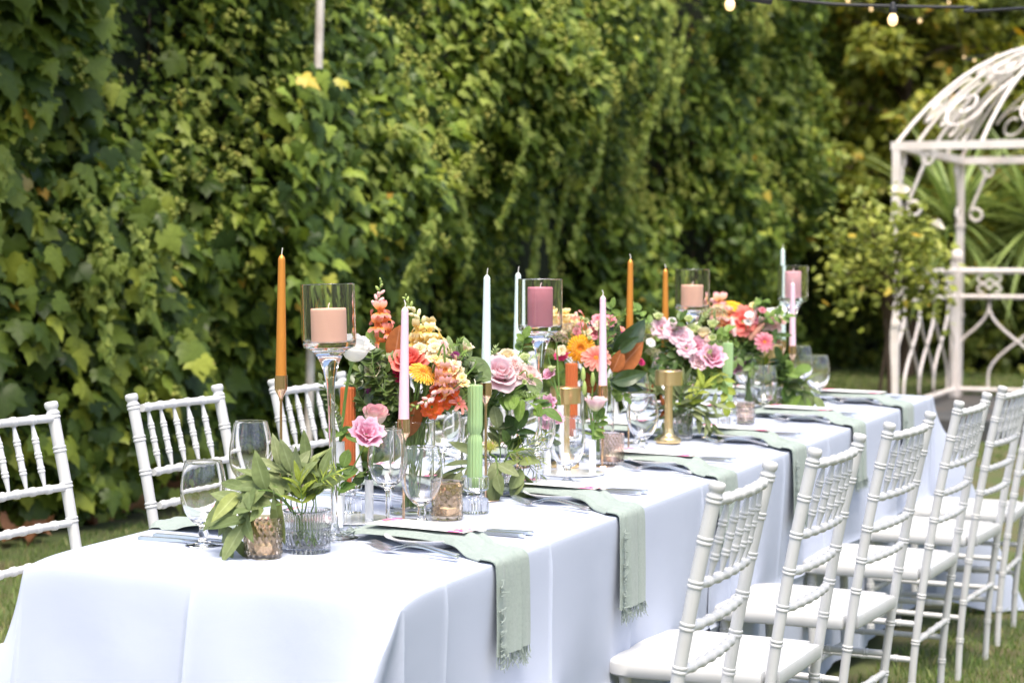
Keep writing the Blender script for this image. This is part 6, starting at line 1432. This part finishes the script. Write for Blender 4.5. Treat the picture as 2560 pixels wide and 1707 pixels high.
# ------------------------------------------------------------------ fourth bouquet: pale pink
V = VASE4; D0 = depth(V[0]); g = "flowers of the pale pink bouquet"; W_ = " in the pale pink bouquet"
for px, py, r, dd, lb in ((1655, 818, 25, -.05, "pale pink open bloom below the orange taper"), (1686, 826, 25, -.07, "pale pink open bloom in the middle"), (1706, 842, 24, -.08, "pale pink open bloom beside the cream buds"), (1716, 868, 22, -.09, "whitish pink bloom hanging lowest")):
    bloom('open', "orchid", lb + W_, px, py, D0 + dd, r, ORCHID, V, g, 0.4, 0.9, cat="flower")
for px, py, r, dd, lb in ((1742, 866, 27, -.06, "deep pink lisianthus behind the pale blooms"), (1782, 892, 32, -.08, "large pink lisianthus beside the green candle"), (1748, 905, 24, -.08, "pink lisianthus low over the gold lamp")):
    bloom('lis', "lisianthus", lb + W_, px, py, D0 + dd, r, LISPINK if r != 24 else PINKROSE, V, g, 0.5, 0.8, 0.2)
for px, py, r, lb in ((1732, 828, 17, "cream green rosebud under the peach candle hurricane"), (1759, 838, 19, "cream lisianthus beside the green sedum"), (1782, 815, 15, "greenish bud under the large sedum head"), (1646, 796, 13, "pale green bud near the orange taper"), (1722, 802, 13, "pale green bud behind the hurricane foot")):
    bloom('cup', "lisianthus", lb + W_, px, py, D0 - .04, r, GREENW if r != 19 else CREAM, V, g, 0.8, 0.5)
for px, py, r, dd, lb in ((1622, 850, 24, -.04, "cream green sedum head at the magnolia side"), (1632, 884, 20, -.06, "small sedum head lower at the magnolia side"), (1786, 792, 36, .0, "large flat cream sedum head at the gazebo side"), (1612, 826, 18, -.02, "little green sedum head beside the orange taper")):
    cluster("sedum_head", lb + W_, px, py, D0 + dd, r, SEDUMG, V, g)
P0 = V[0] + Vector((0, 0, V[2])); gl = "foliage of the pale pink bouquet"
for a, b, lb, m_l in (((1640, 830), (1590, 770), "leafy twig rising at the magnolia side", LEAF_MID), ((1680, 840), (1700, 800), "dark leafy twig in the middle", LEAF_DARK), ((1790, 850), (1815, 830), "light leafy twig at the green candle", LEAF_MID), ((1760, 920), (1800, 960), "leafy twig hanging in front of the green candle", LEAF_MID), ((1800, 940), (1815, 1010), "long twig with yellow-green leaves hanging down by the green candle", LEAF_LIME), ((1670, 900), (1640, 930), "dark leafy twig low at the magnolia side", LEAF_DARK), ((1720, 920), (1735, 960), "dark twig drooping over the rim", LEAF_DARK), ((1700, 880), (1690, 900), "short dark twig between the pale blooms", LEAF_DARK)):
    sprig("leafy_twig", lb + W_, [V[0] + Vector((random.uniform(-.01, .01), .0, .012)), P0 + Vector((random.uniform(-.02, .02), 0, 0.005)), at_depth(*a, D0 - .05), at_depth(*b, D0 - .07)], 'oval', 0.30, m_l, 14, 0.040, V, gl, 0.95, 0.4, 0.8)

# ------------------------------------------------------------------ fifth bouquet, gazebo end
V = VASE5; D0 = depth(V[0]); g = "flowers of the gazebo end bouquet"; W_ = " in the bouquet nearest the gazebo"
bloom('lis', "lisianthus", "pink lisianthus behind the green candle" + W_, 1838, 912, D0 + .0, 27, LISPINK, V, g, 0.5, 0.8, -0.3)
daisy("gerbera", "bright yellow gerbera on top" + W_, 1826, 766, D0 + .0, 30, petalmat("bright_yellow_petal", (0.85, 0.50, 0.02), (0.90, 0.66, 0.05)), DISC_Y, V, g, G_ROWS, 0.9, 0.35, 0.0)
snapdragon("pink peach snapdragon beside the yellow gerbera" + W_, [(1820, 815), (1808, 785), (1796, 762), (1790, 750)], D0 - .02, SNAPP, V, g, 9, 3, 26, BUD_PINK)
bloom('open', "lily", "large coral lily bloom" + W_, 1858, 800, D0 - .05, 36, CORAL, V, g, 0.4, 0.9)
bloom('open', "alstroemeria", "coral orange bloom below the peach snapdragon" + W_, 1828, 800, D0 - .02, 24, ORANGEP, V, g, 0.5, 0.8, cat="flower")
for k, (a, b, lb) in enumerate((((1838, 842), (1828, 790), "closed lily bud beside the coral lily"), ((1872, 850), (1912, 806), "long pink lily bud leaning to the rose candle"), ((1878, 810), (1893, 762), "peach lily bud standing tall"), ((1885, 778), (1892, 742), "green lily bud at the very top"))):
    A = at_depth(*a, D0 - .06); B = at_depth(*b, D0 - .06); t = thing("lily_bud", lb + W_, "flower bud", A, group=g)
    pm = LILYP if k != 3 else None
    me = lathe("bud", [(0, 0), (0.10, 0.06), (0.13, 0.35), (0.12, 0.6), (0.06, 0.9), (0, 1.0)], 10); me.materials.append(BUDG if k == 3 else [MATS["pink_bud"], mat("lily_bud", (0.60, 0.30, 0.20), 0.5, var=.1)][k % 2])
    ob("bud", me, None, t, mw=frame_z(B - A) @ Matrix.Scale((B - A).length, 4)); tube("stem", [p - A for p in spline(stem_path(A, (B - A).normalized(), 0.02, V), 5)], 0.0018, STEMG, t, 6)
daisy("zinnia", "pink daisy with orange centre hanging low" + W_, 1911, 855, D0 - .08, 27, PINKD, DISC_O, V, g, Z_ROWS, 0.3, 0.9, 0.3, "zinnia", 0.2)
for px, py, r, lb in ((1908, 808, 19, "pale pink carnation beside the long lily bud"), (1938, 815, 17, "pale pink carnation nearest the rose candle hurricane"), (1928, 792, 13, "small blush carnation above the others"), (1955, 800, 12, "tiny blush bloom touching the mint taper")):
    bloom('carn', "carnation", lb + W_, px, py, D0 - .03, r, PALEPINK, V, g, 0.6, 0.7, 0.3)
for px, py, r, lb in ((1938, 780, 14, "white starry bloom near the mint taper"), (1955, 772, 11, "tiny white bloom beside the starry one"), (1922, 778, 10, "small white bloom above the carnations")):
    bloom('open', "stock", lb + W_, px, py, D0 + .0, r, WHITE_PT, V, g, 0.6, 0.7, 0.2, cat="flower")
P0 = V[0] + Vector((0, 0, V[2])); gl = "foliage of the gazebo end bouquet"
for a, b, lb, m_l in (((1860, 860), (1840, 900), "dark leafy twig over the rim", LEAF_DARK), ((1900, 850), (1950, 840), "dark leafy twig reaching to the pink taper", LEAF_DARK), ((1880, 880), (1880, 920), "dark hanging twig in the middle", LEAF_DARK), ((1910, 800), (1960, 790), "narrow dark twig at the white blooms", LEAF_MID), ((1890, 770), (1905, 755), "light green twig beside the tall lily bud", LEAF_MID), ((1830, 850), (1800, 870), "green twig towards the green candle", LEAF_MID)):
    sprig("leafy_twig", lb + W_, [V[0] + Vector((random.uniform(-.01, .01), .0, .012)), P0 + Vector((random.uniform(-.02, .02), 0, 0.005)), at_depth(*a, D0 - .04), at_depth(*b, D0 - .07)], 'oval', 0.28, m_l, 15, 0.042, V, gl, 0.95, 0.4, 0.8)

# small filler blossoms and fine greenery that loosen the bouquets
def fillers(V, W_, group, boxes, specs):
    D0 = depth(V[0])
    for (kind, mt, lo, hi, n, lb) in specs:
        for k in range(n):
            x0, y0, x1, y1 = random.choice(boxes)
            bloom(kind, "filler_blossom", lb + W_, random.uniform(x0, x1), random.uniform(y0, y1), D0 + random.uniform(-.09, .02), random.uniform(lo, hi), mt, V, group, random.uniform(.3, .9), random.uniform(.4, .9), random.uniform(-.5, .5), 0.0013, cat="flower")
def fine_green(V, W_, group, tips, mt, lb):
    D0 = depth(V[0]); P0 = V[0] + Vector((0, 0, V[2]))
    for k, (px, py) in enumerate(tips):
        T = at_depth(px, py, D0 + random.uniform(-.08, .03)); mid = P0.lerp(T, 0.6) + Vector((0, 0, 0.02))
        sprig("fern_sprig", lb + W_, [V[0] + Vector((random.uniform(-.015, .015), random.uniform(-.015, .015), .012)), P0 + Vector((random.uniform(-.02, .02), random.uniform(-.02, .02), 0.004)), mid, T], 'lance', 0.13, mt, 40, 0.022, V, group, 0.85, 0.45, 0.5, joined=True, sr=0.0011)
fillers(VASE1, " in the first bouquet", "filler blossoms of the first bouquet", [(1045, 835, 1130, 905), (1120, 900, 1165, 960)], [('open', CREAM, 11, 18, 8, "small cream filler blossom"), ('carn', PALEPINK, 9, 13, 5, "small blush filler blossom"), ('open', SNAPY, 11, 17, 8, "small yellow filler blossom")])
fillers(VASE2, " in the pink rose bouquet", "filler blossoms of the pink rose bouquet", [(1225, 880, 1340, 960)], [('carn', PALEPINK, 9, 14, 5, "small blush filler blossom"), ('open', WHITE_PT, 8, 12, 5, "small white filler blossom"), ('cup', GREENW, 6, 9, 4, "tiny green bud")])
fillers(VASE3, " in the yellow gerbera bouquet", "filler blossoms of the yellow gerbera bouquet", [(1400, 790, 1540, 900)], [('open', CREAM, 11, 17, 8, "small cream filler blossom"), ('carn', PINKD, 8, 12, 5, "small coral filler blossom"), ('cup', GREENW, 6, 9, 4, "tiny green bud")])
fillers(VASE4, " in the pale pink bouquet", "filler blossoms of the pale pink bouquet", [(1620, 800, 1790, 900)], [('open', WHITE_PT, 8, 13, 7, "small white filler blossom"), ('carn', PALEPINK, 8, 12, 5, "small blush filler blossom"), ('cup', GREENW, 7, 11, 7, "tiny green bud")])
fillers(VASE5, " in the bouquet nearest the gazebo", "filler blossoms of the gazebo end bouquet", [(1800, 760, 1950, 850)], [('open', WHITE_PT, 7, 11, 6, "small white filler blossom"), ('carn', PINKD, 7, 11, 5, "small coral filler blossom"), ('open', SNAPY, 7, 10, 4, "small yellow filler blossom")])
fine_green(VASE1, " in the first bouquet", "fine greenery of the first bouquet", [(900, 870), (1165, 880), (890, 1000), (1150, 850)], LEAF_MID, "feathery green sprig")
fine_green(VASE2, " in the pink rose bouquet", "fine greenery of the pink rose bouquet", [(1340, 890), (1240, 870), (1360, 985), (1300, 985)], LEAF_PALE, "feathery pale green sprig")
fine_green(VASE3, " in the yellow gerbera bouquet", "fine greenery of the yellow gerbera bouquet", [(1395, 830), (1400, 930), (1560, 780), (1430, 960)], LEAF_MID, "feathery green sprig")
fine_green(VASE4, " in the pale pink bouquet", "fine greenery of the pale pink bouquet", [(1600, 800), (1640, 780), (1800, 850), (1690, 920), (1770, 780)], LEAF_PALE, "feathery pale green sprig")
fine_green(VASE5, " in the bouquet nearest the gazebo", "fine greenery of the gazebo end bouquet", [(1790, 800), (1950, 770), (1900, 750), (1960, 850)], LEAF_MID, "feathery green sprig")

# ------------------------------------------------------------------ greenery bowls
def bowl_sprig(B, label, pix, dds, shape, wd, mt, n, size, group, **kw):
    c, R, H = B; a = random.uniform(0, 6.28); D0 = depth(c)
    base = c + Vector((math.cos(a) * R * .45, math.sin(a) * R * .45, 0.013)); 
    P = [at_depth(px, py, D0 + dd) for (px, py), dd in zip(pix, dds)]
    q = P[0] - c; q.z = 0; q = q.normalized() * min(q.length, R * .8) if q.length > 1e-6 else q
    return sprig(kw.pop("name", "eucalyptus_sprig"), label, [base, c + q + Vector((0, 0, H + 0.004))] + P, shape, wd, mt, n, size, B, group, **kw)
g = "greenery of the big eucalyptus bowl"
EK = dict(spread=0.75, s0=0.3, taper=0.7, fold=0.18, bend=0.30, jit=0.32, face=(CAM - BOWL1[0]).normalized() * .8 + Vector((-.2, 0, .6)))
bowl_sprig(BOWL1, "long eucalyptus sprig hanging down over the quilted amber votive", [(690, 1245), (630, 1262), (595, 1305), (580, 1345)], [-.04, -.07, -.08, -.08], 'lance', 0.17, LEAF_EUC, 10, 0.105, g, **EK)
bowl_sprig(BOWL1, "eucalyptus sprig arching towards the short-stemmed goblet", [(705, 1225), (655, 1212), (612, 1222), (580, 1245)], [-.03, -.05, -.05, -.05], 'lance', 0.17, LEAF_EUC, 9, 0.10, g, **EK)
bowl_sprig(BOWL1, "broad-leaved eucalyptus sprig lying over the votive rim", [(700, 1240), (665, 1225), (630, 1232), (598, 1262)], [-.05, -.07, -.07, -.07], 'lance', 0.22, LEAF_EUC, 6, 0.085, g, **EK)
bowl_sprig(BOWL1, "upright eucalyptus sprig with paired grey-green leaves", [(765, 1235), (768, 1195), (766, 1160)], [.0, .01, .01], 'lance', 0.16, LEAF_EUC, 11, 0.066, g, spread=0.6, s0=0.35, taper=0.85, fold=0.15, bend=0.05)
bowl_sprig(BOWL1, "dark upright olive sprig touching the orange taper's holder", [(730, 1235), (708, 1200), (700, 1165)], [-.01, .0, .0], 'lance', 0.17, LEAF_OLV, 9, 0.064, g, spread=0.6, s0=0.35, taper=0.85)
bowl_sprig(BOWL1, "eucalyptus sprig leaning towards the hurricane foot", [(782, 1245), (795, 1212), (802, 1190)], [-.01, -.01, -.01], 'lance', 0.16, LEAF_EUC, 8, 0.06, g, spread=0.7, s0=0.35, taper=0.8)
bowl_sprig(BOWL1, "young lime-green leafy shoot in the front of the bowl", [(755, 1255), (752, 1228), (748, 1205)], [-.04, -.045, -.05], 'lance', 0.13, LEAF_LIME, 11, 0.046, g, spread=0.55, s0=0.4, taper=0.8, name="leafy_shoot")
bowl_sprig(BOWL1, "dark eucalyptus sprig in the middle of the bowl", [(745, 1240), (735, 1205), (728, 1180)], [-.02, -.02, -.02], 'lance', 0.2, LEAF_OLV, 9, 0.07, g, spread=0.75, s0=0.35, taper=0.8)
bowl_sprig(BOWL1, "low eucalyptus sprig drooping in front of the votive", [(690, 1262), (640, 1275), (612, 1310)], [-.06, -.09, -.10], 'lance', 0.2, LEAF_EUC, 3, 0.085, g, spread=0.5, s0=0.45, taper=0.8)
bowl_sprig(BOWL1, "thin seeded twig with needle leaves", [(790, 1230), (812, 1195), (840, 1180)], [-.02, -.03, -.03], 'lance', 0.05, LEAF_LIME, 22, 0.032, g, spread=0.8, s0=0.4, taper=0.8, joined=True, name="seeded_twig")
g = "greenery of the small eucalyptus bowl"
bowl_sprig(BOWL2, "long-leaved eucalyptus hanging beside the ribbed green candle", [(1180, 1160), (1140, 1190), (1120, 1240)], [-.03, -.04, -.04], 'lance', 0.13, LEAF_OLV, 11, 0.085, g, spread=0.6, s0=0.3, taper=0.9)
bowl_sprig(BOWL2, "eucalyptus with drooping leaf over the bowl front", [(1240, 1150), (1245, 1165), (1242, 1190)], [-.05, -.07, -.08], 'lance', 0.24, LEAF_OLV, 4, 0.07, g, spread=0.4, s0=0.5, taper=0.9)
bowl_sprig(BOWL2, "dark round-leaved eucalyptus standing upright", [(1250, 1120), (1248, 1090), (1245, 1070)], [.0, .0, .0], 'oval', 0.3, LEAF_OLV, 7, 0.05, g, spread=0.8, s0=0.4, taper=0.9)
bowl_sprig(BOWL2, "dark pointed leaf sprig behind the needle twigs", [(1270, 1120), (1285, 1090), (1292, 1075)], [.0, .0, .0], 'oval', 0.3, LEAF_DARK, 6, 0.05, g, spread=0.8, s0=0.4, taper=0.9)
bowl_sprig(BOWL2, "round eucalyptus leaves hanging towards the hurricane foot", [(1290, 1150), (1305, 1180), (1310, 1215)], [-.03, -.04, -.04], 'oval', 0.38, LEAF_EUC, 6, 0.05, g, spread=0.8, s0=0.45, taper=1.0)
for k in range(4):
    bowl_sprig(BOWL2, ["lowest", "second", "third", "highest"][k] + " needle-leaved grevillea twig spreading towards the hurricane", [(1280, 1130), (1310 + 6 * k, 1150 - 14 * k), (1345 + 3 * k, 1180 - 30 * k)], [-.02, -.02, -.03], 'lance', 0.03, LEAF_LIME if k % 2 else LEAF_OLV, 24, 0.045, g, spread=0.8, s0=0.4, taper=0.7, joined=True, name="grevillea_twig")
D_ = depth(BOWL2[0]); P = at_depth(1226, 1122, D_ - .03); 
daisy("spider_gum_flower", "yellow-green spidery gum blossom in the small eucalyptus bowl", 1226, 1120, D_ - .03, 21, petalmat("gum_petal", (0.50, 0.50, 0.10), (0.62, 0.60, 0.20)), BUDG, BOWL2, g, [(24, 1.0, 0.05, -.2, 0), (20, 0.9, 0.05, -.5, .05), (16, .7, .05, -.8, .1)], 0.6, 0.6, 0, "flower", 0.15)
g = "greenery of the grey glass bowl"
for k, (pix, m_l, sh, wd, n, s, lb) in enumerate((([(1690, 1010), (1660, 985), (1640, 975)], LEAF_OLV, 'lance', 0.15, 12, 0.07, "olive leaf sprig behind the tall gold lamp"), ([(1720, 1010), (1745, 980), (1760, 965)], LEAF_LIME, 'lance', 0.13, 14, 0.065, "lime-green leucadendron shoot reaching to the green candle"), ([(1730, 1030), (1765, 1040), (1790, 1075)], LEAF_OLV, 'lance', 0.13, 14, 0.07, "long olive leaf sprig drooping towards the green candle"), ([(1720, 1020), (1755, 1005), (1785, 1010)], LEAF_OLV, 'lance', 0.14, 12, 0.06, "olive leaf sprig spreading above the bowl"), ([(1690, 1030), (1660, 1050), (1645, 1090)], LEAF_EUC, 'lance', 0.17, 8, 0.06, "eucalyptus sprig hanging behind the gold lamp foot"), ([(1700, 1000), (1705, 975), (1712, 955)], LEAF_OLV, 'lance', 0.14, 12, 0.055, "upright olive leaf sprig in the middle"), ([(1660, 1020), (1630, 1000), (1625, 985)], LEAF_BROWN, 'lance', 0.16, 9, 0.04, "reddish brown protea shoot beside the gold lamp"))):
    bowl_sprig(BOWL3, lb + " in the grey glass bowl", pix, [-.01, -.02, -.03], sh, wd, m_l, n, s, g, spread=0.7, s0=0.3, taper=0.8)
g = "greenery of the gazebo end bowl"
for k, (pix, m_l, sh, wd, n, s, lb) in enumerate((([(1960, 960), (1985, 975), (1992, 990)], LEAF_MID, 'round', 0.48, 5, 0.075, "large round bright green leaves hanging over the bowl"), ([(1950, 950), (1970, 935), (1985, 930)], LEAF_MID, 'round', 0.46, 6, 0.06, "round green leaves above the bowl"), ([(1930, 950), (1910, 930), (1900, 915)], LEAF_LIME, 'lance', 0.2, 10, 0.06, "yellowish leaf shoot under the daisy"), ([(1970, 960), (2010, 960), (2035, 990)], LEAF_EUC, 'lance', 0.2, 9, 0.08, "eucalyptus sprig reaching past the last wine glass"), ([(1930, 960), (1915, 985), (1910, 1015)], LEAF_EUC, 'lance', 0.18, 8, 0.07, "eucalyptus sprig hanging towards the goblet"), ([(1945, 955), (1955, 925), (1950, 900)], LEAF_DARK, 'oval', 0.3, 12, 0.05, "dark leaf shoot standing behind the bowl"), ([(1965, 965), (1990, 990), (2010, 1020)], LEAF_EUC, 'lance', 0.18, 8, 0.07, "eucalyptus sprig trailing on the cloth by the last glasses"))):
    bowl_sprig(BOWL4, lb + " at the gazebo end", pix, [-.01, -.03, -.04], sh, wd, m_l, n, s, g, spread=0.7, s0=0.3, taper=0.85)
